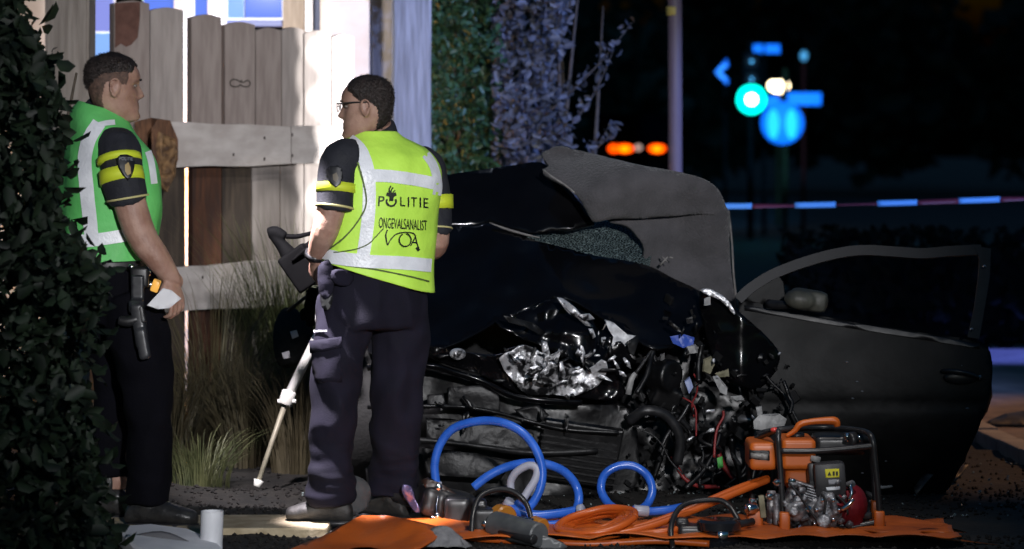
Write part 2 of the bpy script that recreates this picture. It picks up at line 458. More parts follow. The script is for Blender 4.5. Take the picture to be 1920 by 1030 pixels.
hbox('sill', 424, 529, 38, 50, 0.0, 0.09, mat('blue_sill', (0.07, 0.09, 0.22), 0.5), house)
hbox('frame_post', 326.5, 341, -150, 330, -0.02, 0.057, M_render, house)
hbox('frame_post', 342, 364, -150, 330, 0.0, 0.059, M_white, house)
hbox('frame_post', 389.5, 398, -150, 330, -0.02, 0.057, M_render, house)
hbox('frame_post', 398.5, 425, -150, 330, 0.0, 0.059, M_white, house)
hbox('corner_board', 530, 571, -420, 330, 0.0, 0.098, M_dim, house)
hbox('drainpipe', 573, 586, -420, 330, -0.03, 0.05, M_white, house)
hbox('corner_board', 586.5, 601, -420, 330, 0.03, 0.098, mat('dark_gap_board', (0.05, 0.06, 0.1), 0.7), house)
hbox('pillar', 602, 694, -420, 760, -0.08, 0.2, M_render, house)
hbox('side_board', 696, 736, -420, 760, 0.05, 0.22, M_dim, house)

# ---- timber posts
M_post = mat('pale_timber', (0.21, 0.2, 0.19), 0.8, col2=(0.36, 0.345, 0.335), scale=6, stretch=(7, 7, 0.5), bump=0.5, bscale=30)
def post(x0, x1, yt, Y, dep, m, name, label):
    a = P(x0, 0, Y); b = P(x1, yt, Y); zt = b.z
    w = b.x - a.x; cx = (a.x + b.x) / 2
    bm = bmesh.new(); bmesh.ops.create_cube(bm, size=1)
    for v in bm.verts: v.co = Vector((cx + v.co.x * w, Y + dep / 2 + v.co.y * dep, zt / 2 + v.co.z * zt))
    bmesh.ops.subdivide_edges(bm, edges=[e for e in bm.edges if abs(e.verts[0].co.z - e.verts[1].co.z) > 1], cuts=14)
    bmesh.ops.bevel(bm, geom=[e for e in bm.edges if abs(e.verts[0].co.z - e.verts[1].co.z) > 0.05], offset=0.012, segments=2, affect='EDGES')
    for v in bm.verts: v.co.x += 0.006 * noise.noise(v.co * 3); v.co.y += 0.006 * noise.noise(v.co * 2.5)
    bm.verts.index_update()
    V = [v.co.copy() for v in bm.verts]; F = [tuple(v.index for v in f.verts) for f in bm.faces]; bm.free()
    return tag(link(name, V, F, m, smooth=False), label, 'post')
post(735, 808, -420, 16.6, 0.2, M_post, 'timber_post', 'thick pale timber post lit blue, between the house pillar and the leafy hedge')
p = post(84, 167, -420, 14.6, 0.22, mat('grey_timber', (0.24, 0.2, 0.17), 0.85, col2=(0.36, 0.31, 0.27), scale=6, stretch=(7, 7, 0.5), bump=0.5, bscale=30), 'timber_post', 'thick greyish timber post rising behind the hedge and the left officer')

# ---- wooden fence
def FY(x): return 15.15 + (x - 214) / 450.0 * 0.75
M_wood = mat('weathered_wood', (0.255, 0.22, 0.205), 0.8, col2=(0.335, 0.295, 0.275), scale=5, stretch=(7, 7, 0.9), bump=0.25, bscale=30)
M_woodb = mat('weathered_wood_brown', (0.205, 0.165, 0.15), 0.8, col2=(0.28, 0.235, 0.215), scale=5, stretch=(7, 7, 0.9), bump=0.25, bscale=30)
M_rust = mat('rust_brown_wood', (0.03, 0.010, 0.005), 0.75, col2=(0.085, 0.03, 0.012), scale=6, stretch=(7, 7, 0.7), bump=0.4, bscale=30)
M_darkw = mat('dark_wet_wood', (0.025, 0.017, 0.012), 0.75, col2=(0.07, 0.05, 0.035), scale=6, stretch=(7, 7, 0.7), bump=0.4, bscale=30)
M_rail = mat('pale_rail_wood', (0.36, 0.32, 0.3), 0.8, col2=(0.48, 0.44, 0.42), scale=4, stretch=(2, 2, 3.5), bump=0.25, bscale=30)
fence = thing('wooden_fence', 'stout wooden fence of tall staggered boards with two horizontal rails', 'fence', (-1.45, 15.5, 0))
FB = P(0, 0, 1)
def board(x0, x1, yt, yb, off, m, apex=6, thick=0.05, name='board'):
    o = [(x0, yt + apex), (x0 + 0.25 * (x1 - x0), yt + apex * 0.35), ((x0 + x1) / 2, yt), (x0 + 0.75 * (x1 - x0), yt + apex * 0.35), (x1, yt + apex), (x1, yb), (x0, yb)]
    V, F = sheet(o, lambda x, y: FY(x) + off, thick, 40, 1)
    return link(name, V, F, m, fence, smooth=False)
tops = [(214, 280, 1, M_woodb), (282, 344, 14, M_wood), (359, 415, 27, M_woodb), (422, 478, 41, M_woodb), (480, 527, 52, M_woodb), (529, 570, 51, M_wood), (571, 621, 57, M_wood), (623, 664, 64, M_wood)]
bo = []
for i, (a, b, t, m) in enumerate(tops):
    bo.append(board(a, b, t, 292, 0.0 + 0.006 * ((i * 7) % 3), m))
low = [(270, 347, M_darkw), (361, 415, M_rust), (417, 471, M_darkw), (473, 524, M_wood), (526, 569, M_wood), (571, 621, M_wood), (623, 664, M_wood)]
for i, (a, b, m) in enumerate(low):
    board(a, b, 296, 845, 0.0 + 0.006 * ((i * 5) % 3), m, apex=0.01)
def rail(x0, x1, yl0, yl1, yr0, yr1, off, m=M_rail, thick=0.08):
    n = 6; top = []; bot = []
    for i in range(n + 1):
        t = i / n; x = x0 + (x1 - x0) * t
        top.append((x, yl0 + (yr0 - yl0) * t + 1.2 * math.sin(x * .05))); bot.append((x, yl1 + (yr1 - yl1) * t + 1.5 * math.sin(x * .04 + 2)))
    V, F = sheet(top + bot[::-1], lambda x, y: FY(x) + off, thick, 26, 1, lambda p: Vector((0, 0.006 * noise.noise(p * 5), 0)))
    return link('rail', V, F, m, fence, smooth=False)
rail(318, 545, 229, 314, 237, 309, -0.10)
rail(547, 676, 236, 308, 239, 304, -0.10)
rail(322, 556, 503, 585, 486, 571, -0.10)
rail(558, 676, 486, 571, 481, 560, -0.10)
# split brown end of the upper rail
V, F = sheet([(284, 240), (296, 224), (319, 226), (334, 262), (334, 300), (326, 320), (308, 330), (286, 326)], lambda x, y: FY(x) - 0.26 + 0.0009 * max(0, x - 300), 0.2, 10, 1, lambda p: Vector((0, .008 * noise.noise(p * 14), 0)))
link('split_rail_end', V, F, mat('brown_end_grain', (.06, .028, .016), .8, col2=(.17, .08, .04), scale=14, stretch=(4, 4, .8)), fence, smooth=False)
V, F = sheet([(306, 252), (328, 262), (334, 284), (326, 330), (314, 360), (300, 345), (303, 300)], lambda x, y: FY(x) - 0.275, 0.012, 5, 1, crumple(0.012, 30, 5))
link('splintered_wood', V, F, mat('split_wood', (0.06, 0.03, 0.015), 0.8, col2=(0.28, 0.16, 0.07), scale=22), fence, smooth=False)
# rust stain on the first board, burnt mark on the fourth, nails in the rails
fb = BVHTree.FromPolygons(*sheet([(200, -10), (760, -10), (760, 640), (200, 640)], lambda x, y: FY(x), 0, 60, 1))
V, F = decal([(215, 6), (262, 4), (262, 30), (258, 70), (246, 84), (236, 88), (226, 82), (215, 90)], fb, 0.004, 8)
V = [Vector((v.x, v.y, v.z)) for v in V]
link('rust_stain', V, F, mat('rust_stain', (0.075, 0.03, 0.02), 0.8, col2=(0.13, 0.06, 0.045), scale=18), fence)
M_ink = mat('burnt_mark', (0.05, 0.04, 0.035), 0.8)
mv, mf = [], []
for pth in ([(446, 151), (436, 149), (431, 154), (432, 160), (438, 163), (447, 162)], [(449, 152), (455, 155), (463, 151), (468, 155), (467, 161), (460, 163), (452, 161)], [(446, 151), (450, 154), (453, 150)], [(447, 162), (450, 159), (453, 162)]):
    mv, mf = join((mv, mf), decal(stroke(pth, 2.6, 4), fb, 0.004 + 0.0002 * len(mv) / 50, 4))
link('burnt_mark', mv, mf, M_ink, fence)
for (x, y) in ((438, 290), (496, 259), (496, 298), (548, 253), (548, 292), (380, 520), (470, 512), (492, 540)):
    V, F = ell(P(x, y, FY(x) - 0.104), (0.005, 0.004, 0.009), None, 8, 6); link('nail', V, F, M_ink, fence)

# ---- plants
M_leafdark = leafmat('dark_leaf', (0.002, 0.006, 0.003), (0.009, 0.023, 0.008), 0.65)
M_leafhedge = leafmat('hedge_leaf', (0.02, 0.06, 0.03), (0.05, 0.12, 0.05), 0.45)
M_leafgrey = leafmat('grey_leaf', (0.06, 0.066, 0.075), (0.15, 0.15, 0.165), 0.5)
M_twig = mat('twig_bark', (0.05, 0.04, 0.03), 0.85, col2=(0.09, 0.07, 0.05), scale=30)
rnd = random.Random(11)
def interp(tab, y):
    for (a, b), (c, d) in zip(tab, tab[1:]):
        if a <= y <= c: return b + (d - b) * (y - a) / (c - a)
    return tab[0][1] if y < tab[0][0] else tab[-1][1]
edge = [(-320, 120), (0, 78), (60, 92), (110, 112), (200, 135), (240, 140), (300, 138), (380, 132), (440, 150), (500, 215), (560, 220), (640, 190), (720, 185), (800, 195), (900, 215), (1040, 240)]
bush = thing('shrub', 'large dark leafy shrub at the left edge in front of the left officer', 'shrub', (-1.9, 10.9, 0))
for i in range(9):
    b0 = Vector((-1.95 + rnd.uniform(-.25, .15), 10.9 + rnd.uniform(-.3, .3), 0)); tp = b0 + Vector((rnd.uniform(-.35, .3), rnd.uniform(-.3, .3), rnd.uniform(1.5, 2.3)))
    V, F = tube([b0, b0.lerp(tp, .5) + Vector((rnd.uniform(-.1, .1), 0, 0)), tp], [.022, .014, .005], 6); link('stem', V, F, M_twig, bush)
cs = []
while len(cs) < 9500:
    y = rnd.uniform(-330, 1060); Y = rnd.uniform(10.3, 11.6)
    lim = interp(edge, y) + 16 * noise.noise(Vector((y * .02, Y * 3, 1))) - 22 - 60 * abs(Y - 10.8) ** 2
    x = lim - abs(rnd.gauss(0, 1)) * 120 if rnd.random() < .6 else rnd.uniform(-220, lim)
    if x < -220: continue
    p = P(x, y, Y)
    if p.z > 0.03 and noise.noise(p * 5) > -0.32: cs.append(p)
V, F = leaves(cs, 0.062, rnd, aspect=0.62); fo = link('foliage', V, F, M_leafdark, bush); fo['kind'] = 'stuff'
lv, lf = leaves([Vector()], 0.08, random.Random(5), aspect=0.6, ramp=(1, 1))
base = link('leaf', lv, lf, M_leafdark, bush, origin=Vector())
for i in range(90):
    y = rnd.uniform(20, 1020); Y = rnd.uniform(10.5, 11.3); x = interp(edge, y) + rnd.uniform(-40, 14)
    o = base if i == 0 else base.copy()
    if i: COL.objects.link(o)
    o.location = P(x, y, Y); o.rotation_euler = (rnd.uniform(-1, 1), rnd.uniform(-1, 1), rnd.uniform(0, 6.28)); s = rnd.uniform(.7, 1.25); o.scale = (s, s, s)
    if i == 0: adopt(o, bush)
    else: o.parent = bush; o.matrix_parent_inverse = base.matrix_parent_inverse

def hedge_tab(name, label, x0, edge, y0, y1, Y0, Y1, n, size, m, cat, seed, thr=-0.25):
    rnd = random.Random(seed); c0 = P((x0 + edge[0][1]) / 2, 0, (Y0 + Y1) / 2)
    h = thing(name, label, cat, (c0.x, c0.y, 0))
    for i in range(10):
        bx = P(rnd.uniform(x0 + 30, max(x0 + 60, edge[-1][1] - 30)), 0, (Y0 + Y1) / 2 + .15).x; b0 = Vector((bx, (Y0 + Y1) / 2 + rnd.uniform(-.1, .3), 0))
        tp = b0 + Vector((rnd.uniform(-.2, .2), rnd.uniform(-.2, .2), rnd.uniform(1.8, 2.5)))
        V, F = tube([b0, b0.lerp(tp, .5) + Vector((rnd.uniform(-.1, .1), 0, 0)), tp], [.025, .016, .005], 6); link('stem', V, F, M_twig, h)
    cs = []
    while len(cs) < n:
        y = rnd.uniform(y0, y1); Y = Y0 + (Y1 - Y0) * rnd.random() ** 1.6
        lim = interp(edge, y) + 22 * noise.noise(Vector((y * .015, Y * 3, seed))) - 80 * (Y - Y0) ** 2 * 0.2
        x = rnd.uniform(x0, lim); p = P(x, y, Y)
        bulge = 0.35 * noise.noise(Vector((p.x * 2.2, p.z * 2.2, seed))) + 0.15 * noise.noise(Vector((p.x * 6, p.z * 6, seed)))
        p.y += bulge
        if p.z > 0.03 and noise.noise(p * 4.5 + Vector((seed, 0, 0))) > thr: cs.append(p)
    V, F = leaves(cs, size, rnd, aspect=0.55); f = link('foliage', V, F, m, h); f['kind'] = 'stuff'
    return h
hedge_tab('hedge', 'tall green leafy hedge beside the blue lit timber post', 806, [(-420, 945), (100, 940), (330, 930), (760, 930)], -420, 740, 17.2, 18.6, 11000, 0.05, M_leafhedge, 'hedge', 21)
gs = hedge_tab('shrub', 'tall grey leaved shrub between the green hedge and the dark road', 925, [(-420, 1080), (0, 1075), (60, 1070), (120, 1050), (200, 1060), (260, 1075), (330, 1095), (760, 1110)], -420, 740, 17.0, 18.4, 8000, 0.055, M_leafgrey, 'shrub', 22)
cs = []
for (a, b) in (((1050, 190), (1185, 42)), ((1060, 260), (1150, 95)), ((1080, 300), (1160, 235))):
    for i in range(40):
        t = rnd.random(); cs.append(P(a[0] + (b[0] - a[0]) * t + rnd.gauss(0, 7), a[1] + (b[1] - a[1]) * t + rnd.gauss(0, 7), 17.5 + rnd.uniform(-.1, .1)))
    V, F = tube([P(a[0] - 30, a[1] + 30, 17.6), P((a[0] + b[0]) / 2 + 4, (a[1] + b[1]) / 2 + 6, 17.5), P(b[0], b[1], 17.5)], [.008, .005, .002], 5); link('twig', V, F, M_twig, gs)
V, F = leaves(cs, 0.055, rnd, aspect=0.5); f = link('sprig_leaves', V, F, M_leafgrey, gs); f['kind'] = 'stuff'
# low hedge across the road and the wood far behind
V, F = [], []
cs = [Vector((rnd.uniform(2.0, 9.5), 22.6 + rnd.uniform(-.35, .5), rnd.random() ** .8 * 0.85)) for _ in range(6000)]
hb = thing('low_hedge', 'low dark clipped hedge on the far side of the lit road', 'hedge', (5.5, 22.6, 0))
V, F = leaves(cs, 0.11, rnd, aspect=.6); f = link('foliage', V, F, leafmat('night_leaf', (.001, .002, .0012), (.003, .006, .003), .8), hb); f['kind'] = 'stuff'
V, F = box((5.75, 22.7, 0.36), (7.4, 0.5, 0.7), None, 0.1); link('branch_core', V, F, mat('hedge_core', (0.002, 0.003, 0.002), 0.9), hb)
cs = []
for k in range(26):
    cx = -14 + k * 1.55 + rnd.uniform(-.5, .5); cy = rnd.uniform(88, 108); hh = rnd.uniform(5.5, 12); 
    for i in range(420):
        v = Vector((rnd.gauss(0, 1), rnd.gauss(0, 1), rnd.gauss(0, 1))); v.normalize(); v *= rnd.random() ** .4
        cs.append(Vector((cx + v.x * 2.4, cy + v.y * 2.4, hh * .52 + v.z * hh * .5)))
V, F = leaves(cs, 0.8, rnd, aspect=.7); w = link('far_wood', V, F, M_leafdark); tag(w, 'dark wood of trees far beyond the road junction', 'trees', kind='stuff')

# ---- ornamental grass at the foot of the fence
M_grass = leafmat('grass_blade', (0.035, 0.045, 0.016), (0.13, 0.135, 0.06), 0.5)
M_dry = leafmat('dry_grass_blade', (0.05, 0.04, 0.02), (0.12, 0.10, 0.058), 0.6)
def clump(x, Y, h, n, spread, m, label, seed, lean=0.0):
    rnd = random.Random(seed); V, F = [], []; c = Vector((P(x, 0, Y).x, Y, 0))
    for i in range(n):
        a = rnd.uniform(0, 6.283); r0 = rnd.random() ** .5 * 0.13; L = h * rnd.uniform(.45, 1.1); out = spread * rnd.uniform(.1, 1) * L
        b = c + Vector((math.cos(a) * r0, math.sin(a) * r0, -0.02)); dr = Vector((math.cos(a) + lean, math.sin(a) * .8, 0))
        w = rnd.uniform(.0016, .004); o = len(V); side = Vector((-math.sin(a + .6), math.cos(a + .6), 0)); K = 6
        for k in range(K + 1):
            t = k / K; p = b + Vector((0, 0, L * (t - .42 * spread * t ** 3))) + dr * out * t ** 1.8
            V += [p - side * w * (1 - t * .85), p + side * w * (1 - t * .85)]
        F += [(o + 2 * k, o + 2 * k + 1, o + 2 * k + 3, o + 2 * k + 2) for k in range(K)]
    return tag(link('grass_clump', V, F, m, origin=c), label, 'grass clump', 'ornamental grass clumps along the fence')
clump(525, 15.25, 1.3, 460, .42, leafmat('lit_grass_blade', (0.08, 0.11, 0.035), (0.26, 0.29, 0.13), 0.5), 'tall bright green grass clump between the two officers, against the fence', 1, .1)  # brighter blade copy: the light on this clump is put into its colour
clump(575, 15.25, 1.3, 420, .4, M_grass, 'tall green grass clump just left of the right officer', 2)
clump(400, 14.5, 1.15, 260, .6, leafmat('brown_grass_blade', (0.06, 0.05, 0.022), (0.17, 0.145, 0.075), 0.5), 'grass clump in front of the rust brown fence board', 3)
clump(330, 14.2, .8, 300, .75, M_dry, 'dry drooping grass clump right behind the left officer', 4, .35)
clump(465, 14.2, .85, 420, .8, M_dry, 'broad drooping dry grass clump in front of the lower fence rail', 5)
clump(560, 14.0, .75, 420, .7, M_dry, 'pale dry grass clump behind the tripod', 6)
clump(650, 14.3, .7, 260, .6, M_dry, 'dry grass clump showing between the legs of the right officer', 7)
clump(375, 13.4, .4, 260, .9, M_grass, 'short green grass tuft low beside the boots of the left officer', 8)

# ================================================================== DISTANCE
M_pole = mat('grey_pole_paint', (0.20, 0.145, 0.20), 0.5, col2=(0.25, 0.19, 0.25), scale=4, stretch=(5, 5, .6))
pole = thing('lamp_post', 'slim pale lilac lamp post with a yellow sticker behind the wreck', 'post', (P(1267, 0, 18).x, 18, 0))
V, F = cyl((P(1267, 0, 18).x, 18, 0), (P(1264, 0, 18).x, 18, 4.2), .042, 20); link('pole', V, F, M_pole, pole)
a = P(1263, 30, 18); V, F = cyl(a, a + Vector((0, 0, .055)), .0435, 20); link('sticker', V, F, mat('yellow_sticker', (.7, .55, .15), .5), pole)
# barrier tape
M_tr = mat('tape_red', (.22, .03, .05), .5); M_tw = mat('tape_white_blue_lit', (.2, .55, 1), .5)  # white bands coloured blue: the blue light on them is in the colour
tape = thing('barrier_tape', 'red and white barrier tape stretched from the pole to the right edge', 'tape', P(1640, 380, 18))
def tp(x): return P(x, 388 - (x - 1265) / 655 * 15.5 + 3 * math.sin((x - 1265) / 655 * 3.14), 17.93 + 0.0005 * (x - 1265))
xs = [1255, 1332, 1410, 1490, 1567, 1645, 1720, 1798, 1875, 1952, 2030, 2110, 2190]
for i, (a, b) in enumerate(zip(xs, xs[1:])):
    red = i % 2 == 1 if False else (i % 2 == 0); V, F = [], []
    for k in range(9):
        x = a + (b - a) * k / 8; p = tp(x); tw = 0.9 + .35 * math.sin(x * .013) if red else 0.25
        hv = Vector((0, math.sin(tw), math.cos(tw))) * 0.017
        V += [p + hv, p - hv]
    F = [(2 * k, 2 * k + 1, 2 * k + 3, 2 * k + 2) for k in range(8)]
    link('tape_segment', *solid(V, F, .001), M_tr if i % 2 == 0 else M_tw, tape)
# traffic light
YT = 50.0
M_blackm = mat('black_metal', (.002, .002, .002), .9, col2=(.004, .004, .004), scale=20, spec=0)
tl = thing('traffic_light', 'traffic light showing bright green at the far junction', 'traffic light', (P(1408, 0, YT).x, YT, 0))
c = P(1408, 187, YT)
V, F = cyl((c.x, YT + .12, -.1), (c.x, YT + .12, c.z + .95), .05, 14); link('pole', V, F, M_blackm, tl)
V, F = box((c.x, YT, c.z + .3), (.3, .18, .95), None, .03); link('housing', V, F, M_blackm, tl)
gl = mat('green_lens', (0, .3, .25), .3, emit=(0.0, 1.0, .72), estr=2.6)
V, F = cyl((c.x, YT - .1, c.z), (c.x, YT - .13, c.z), .235, 24); link('green_lens', V, F, gl, tl)
V, F = cyl((c.x, YT - .131, c.z), (c.x, YT - .14, c.z), .085, 20); link('lamp_core', V, F, mat('green_core', (1, 1, 1), .3, emit=(.75, 1, .9), estr=14), tl)
dl = mat('dark_lens', (.03, .01, .01), .2)
for dz in (.33, .62):
    V, F = cyl((c.x, YT - .1, c.z + dz), (c.x, YT - .13, c.z + dz), .11, 20); link('dark_lens', V, F, dl, tl)
for dz in (0, .33, .62):
    r = .25 if dz == 0 else .13
    ring = [Vector((c.x + r * math.cos(t), 0, c.z + dz + r * math.sin(t))) for t in [math.pi * k / 10 for k in range(11)]]
    V = [Vector((q.x, YT - .1, q.z)) for q in ring] + [Vector((q.x, YT - .26, q.z)) for q in ring]; F = [(k, k + 1, 12 + k, 11 + k) for k in range(10)]
    link('visor', *solid(V, F, .006), M_blackm, tl)
point('traffic_glow', (c.x, YT - .7, c.z), 8, (0, 1, .7), .1)
# blue signs
M_sb = mat('sign_blue', (.02, .28, .9), .6); M_sp = mat('sign_pale', (.12, .85, 1), .6); M_gal = mat('galvanised', (.03, .018, .008), .9, spec=0)
sg = thing('round_sign', 'round blue traffic sign on a pole at the far junction', 'sign', (P(1467, 0, YT + 1).x, YT + 1, 0))
c = P(1467, 231, YT + 1)
V, F = cyl((c.x + .05, YT + 1.08, -.1), (c.x + .05, YT + 1.08, c.z + .9), .045, 12); link('pole', V, F, M_gal, sg)
V, F = cyl((c.x, YT + 1.02, c.z), (c.x, YT + 1, c.z), .355, 32); link('sign_plate', V, F, M_sb, sg)
for s in (-1, 1):
    V, F = ell((c.x + s * .15, YT + .997, c.z - .02), (.1, .006, .25), None, 16, 10); link('pictogram', V, F, M_sp, sg)
bs = thing('direction_sign', 'blue horizontal sign plate beside the lit street lamp, above the round sign', 'sign', (P(1500, 0, YT + 1.2).x, YT + 1.2, 0))
c = P(1507, 186, YT + 1.2); V, F = box(c, (.58, .03, .21), None, .008); link('sign_plate', V, F, M_sb, bs)
c2 = P(1440, 190, YT + 1.2); V, F = box(c2, (.38, .03, .16), None, .008); link('sign_plate', V, F, M_sb, bs)
V, F = cyl((c.x, YT + 1.26, -.1), (c.x, YT + 1.26, c.z + .8), .035, 12); link('pole', V, F, mat('red_pole', (.05, .005, .004), .9, spec=0), bs)
V, F = ell((c.x, YT + 1.2, c.z + .72), (.07, .07, .09)); link('pole_cap', V, F, mat('pale_cap', (.6, .5, .5), .5), bs)
ns = thing('street_sign', 'two piece blue name plate high over the traffic light', 'sign', (P(1433, 0, YT + 2).x, YT + 2, 0))
for x0, x1 in ((1404, 1431), (1434, 1463)):
    a = P((x0 + x1) / 2, 92, YT + 2); V, F = box(a, ((x1 - x0) * YT / FPX, .03, .15), None, .008); link('sign_plate', V, F, M_sb, ns)
a = P(1433, 92, YT + 2); V, F = cyl((a.x, YT + 2.06, -.1), (a.x, YT + 2.06, a.z + .1), .035, 12); link('pole', V, F, M_blackm, ns)
ch = thing('chevron_sign', 'blue arrow sign pointing left beside the traffic light', 'sign', (P(1353, 0, YT + 1).x, YT + 1, 0))
V, F = sheet([(1363, 110), (1366, 124), (1352, 135), (1366, 150), (1364, 160), (1340, 136)], lambda x, y: YT + 1, .03, 8, 1); link('arrow_plate', V, F, mat('chevron_blue', (.08, .25, .8), .4), ch)
a = P(1360, 135, YT + 1); V, F = cyl((a.x, YT + 1.07, -.1), (a.x, YT + 1.07, a.z + .2), .03, 10); link('pole', V, F, M_blackm, ch)
sl = thing('street_lamp', 'lit warm white street lamp above the round blue sign', 'street lamp', (P(1460, 0, 58).x, 58, 0))
a = P(1460, 161, 58); V, F = ell(a, (.2, .15, .13)); link('lamp_head', V, F, mat('lamp_glow', (1, .9, .7), .4, emit=(1, .82, .5), estr=9), sl)
V, F = ell(a + Vector((0, .05, .12)), (.24, .2, .05)); link('lamp_hood', V, F, M_blackm, sl)
V, F = cyl((a.x, 58.1, -.1), (a.x, 58.1, a.z), .05, 10); link('pole', V, F, M_gal, sl)
# van with its lights on
van = thing('parked_van', 'dark vehicle far down the road with glowing amber rear lights', 'van', (P(1195, 0, 66).x, 66, -.1))
c = P(1195, 278, 66); M_van = mat('dark_van_paint', (.001, .001, .0015), .9, spec=0)
V, F = loft([[Vector((c.x + x * w, y, z)) for (x, z) in ((-.95, .35), (.95, .35), (.97, 1.0), (.9, 1.75), (.78, 2.1), (-.78, 2.1), (-.9, 1.75), (-.97, 1.0))] for y, w in ((66, .97), (66.1, 1), (70.2, 1), (70.4, .93))]); link('body', V, F, M_van, van, smooth=False)
V, F = box((c.x, 65.985, 1.72), (1.35, .03, .45), None, .05); link('rear_window', V, F, mat('van_glass', (.001, .001, .002), .9, spec=0), van)
for s in (-1, 1):
    for yy in (66.6, 69.5):
        V, F = cyl((c.x + s * .92, yy, .22), (c.x + s * .7, yy, .22), .34, 20); link('wheel', V, F, M_blackm, van)
am = mat('amber_light', (.6, .06, 0), .3, emit=(1, .07, .0), estr=3.0); am2 = mat('amber_light_hot', (.8, .3, 0), .3, emit=(1, .24, .0), estr=3.4)
for x0, x1, m in ((1141, 1160, am), (1154, 1188, am2), (1216, 1248, am2)):
    a = P((x0 + x1) / 2, 279, 65.9); V, F = ell(a, ((x1 - x0) * 66 / FPX / 2, .05, .085)); tl_ = link('tail_light', V, F, am, van); V, F = ell(a + Vector((0, -.05, -.01)), ((x1 - x0) * 66 / FPX / 2 * .55, .03, .05)); link('bulb', V, F, m, tl_)
a = P(1197, 277, 65.9); V, F = ell(a, (.07, .04, .06)); link('plate_light', V, F, mat('plate_light', (1, .8, .7), .4, emit=(1, .7, .6), estr=.7), van)
# ================================================================== PEOPLE
M_skin = mat('skin', (.27, .145, .105), .52, col2=(.40, .245, .187), scale=16, bump=.22, bscale=150)
M_hair = mat('dark_hair', (.012, .008, .007), .55, col2=(.03, .02, .017), scale=60, bump=.8, bscale=220, stretch=(1, 1, .35))
M_shirt = mat('navy_shirt', (.008, .009, .014), .8, col2=(.014, .015, .022), scale=14, bump=.3, bscale=120)
M_vestY = mat('fluo_yellow_vest', (.53, .88, .09), .6, col2=(.58, .93, .10), scale=9, bump=.6, bscale=16)
M_vestG = mat('fluo_green_vest', (.11, .50, .12), .6, col2=(.14, .58, .155), scale=9, bump=.6, bscale=16)
M_refl = mat('reflective_tape', (.72, .74, .78), .35, col2=(.82, .84, .88), scale=22, bump=.25, bscale=90)
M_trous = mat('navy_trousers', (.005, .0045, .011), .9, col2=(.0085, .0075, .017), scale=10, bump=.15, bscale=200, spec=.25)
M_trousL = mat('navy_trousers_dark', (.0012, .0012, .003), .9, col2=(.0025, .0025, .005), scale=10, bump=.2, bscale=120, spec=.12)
M_boot = mat('black_boot_leather', (.012, .012, .013), .35, col2=(.03, .03, .03), scale=20, bump=.2)
M_bootd = mat('dusty_boot_leather', (.012, .012, .012), .6, col2=(.05, .047, .044), scale=16, bump=.3)
M_black = mat('black_plastic', (.01, .01, .011), .4, col2=(.018, .018, .02), scale=30)
M_print = mat('black_print', (.012, .014, .01), .6)
M_band = mat('sleeve_yellow', (.55, .65, .03), .6)
M_pipe = mat('sleeve_piping', (.5, .45, .2), .6)
M_lip = mat('lip_skin', (.25, .09, .08), .45)
M_eye = mat('eye_white', (.16, .13, .11), .3)
M_paper = mat('white_paper', (.72, .72, .74), .6, col2=(.6, .6, .62), scale=12)

HEADTAB = [(-.121, .068, .012, .016), (-.115, .088, -.006, .034), (-.098, .096, -.035, .046), (-.078, .094, -.058, .055), (-.050, .088, -.077, .062), (-.030, .087, -.087, .066), (-.010, .087, -.092, .069), (.008, .086, -.096, .072), (.022, .087, -.098, .0735), (.038, .094, -.100, .075), (.055, .0925, -.101, .076), (.072, .086, -.098, .0745), (.090, .072, -.089, .068), (.104, .052, -.072, .056), (.114, .028, -.048, .038), (.120, .008, -.022, .018)]
def headsurf(z, t):
    """point of the head surface (x right, y forward) at height z, angle t from forward"""
    T = HEADTAB; i = 0
    while i < len(T) - 2 and z > T[i + 1][0]: i += 1
    a, b = T[i], T[i + 1]; u = min(1, max(0, (z - a[0]) / (b[0] - a[0]))); u2 = u
    yf, yb, w = [a[k] + (b[k] - a[k]) * u2 for k in (1, 2, 3)]
    cy = (yf + yb) / 2 - .006; hf = yf - cy; hb = cy - yb
    x = w * math.sin(t); y = cy + (hf if math.cos(t) > 0 else hb) * math.copysign(abs(math.cos(t)) ** .92, math.cos(t))
    if math.cos(t) > 0:
        g = lambda s, c=0: math.exp(-((x - c) / s) ** 2)
        def bump(zc, sz): return math.exp(-((z - zc) / sz) ** 2)
        nose = 0
        for (z0, h0), (z1, h1) in zip([(.036, 0), (.022, .004), (.005, .014), (-.012, .024), (-.02, .029), (-.027, .027), (-.034, .012), (-.040, .001)], [(.022, .004), (.005, .014), (-.012, .024), (-.02, .029), (-.027, .027), (-.034, .012), (-.040, .001), (-.05, 0)]):
            if z1 <= z <= z0: nose = h0 + (h1 - h0) * (z0 - z) / (z0 - z1)
        y += nose * g(.0095 + .006 * bump(-.024, .012))
        y += .0075 * bump(-.0515, .0065) * g(.02) + .007 * bump(-.064, .006) * g(.018) - .003 * bump(-.058, .003) * g(.02)
        y += .008 * bump(-.100, .014) * g(.022)
        y -= .011 * bump(.014, .013) * (g(.015, .033) + g(.015, -.033))
        y += .004 * bump(.034, .008) * (g(.022, .028) + g(.022, -.028))
        x += .004 * bump(-.01, .02) * math.copysign(1, x) * (abs(math.sin(t)) ** 3)
    return Vector((x, y, z))
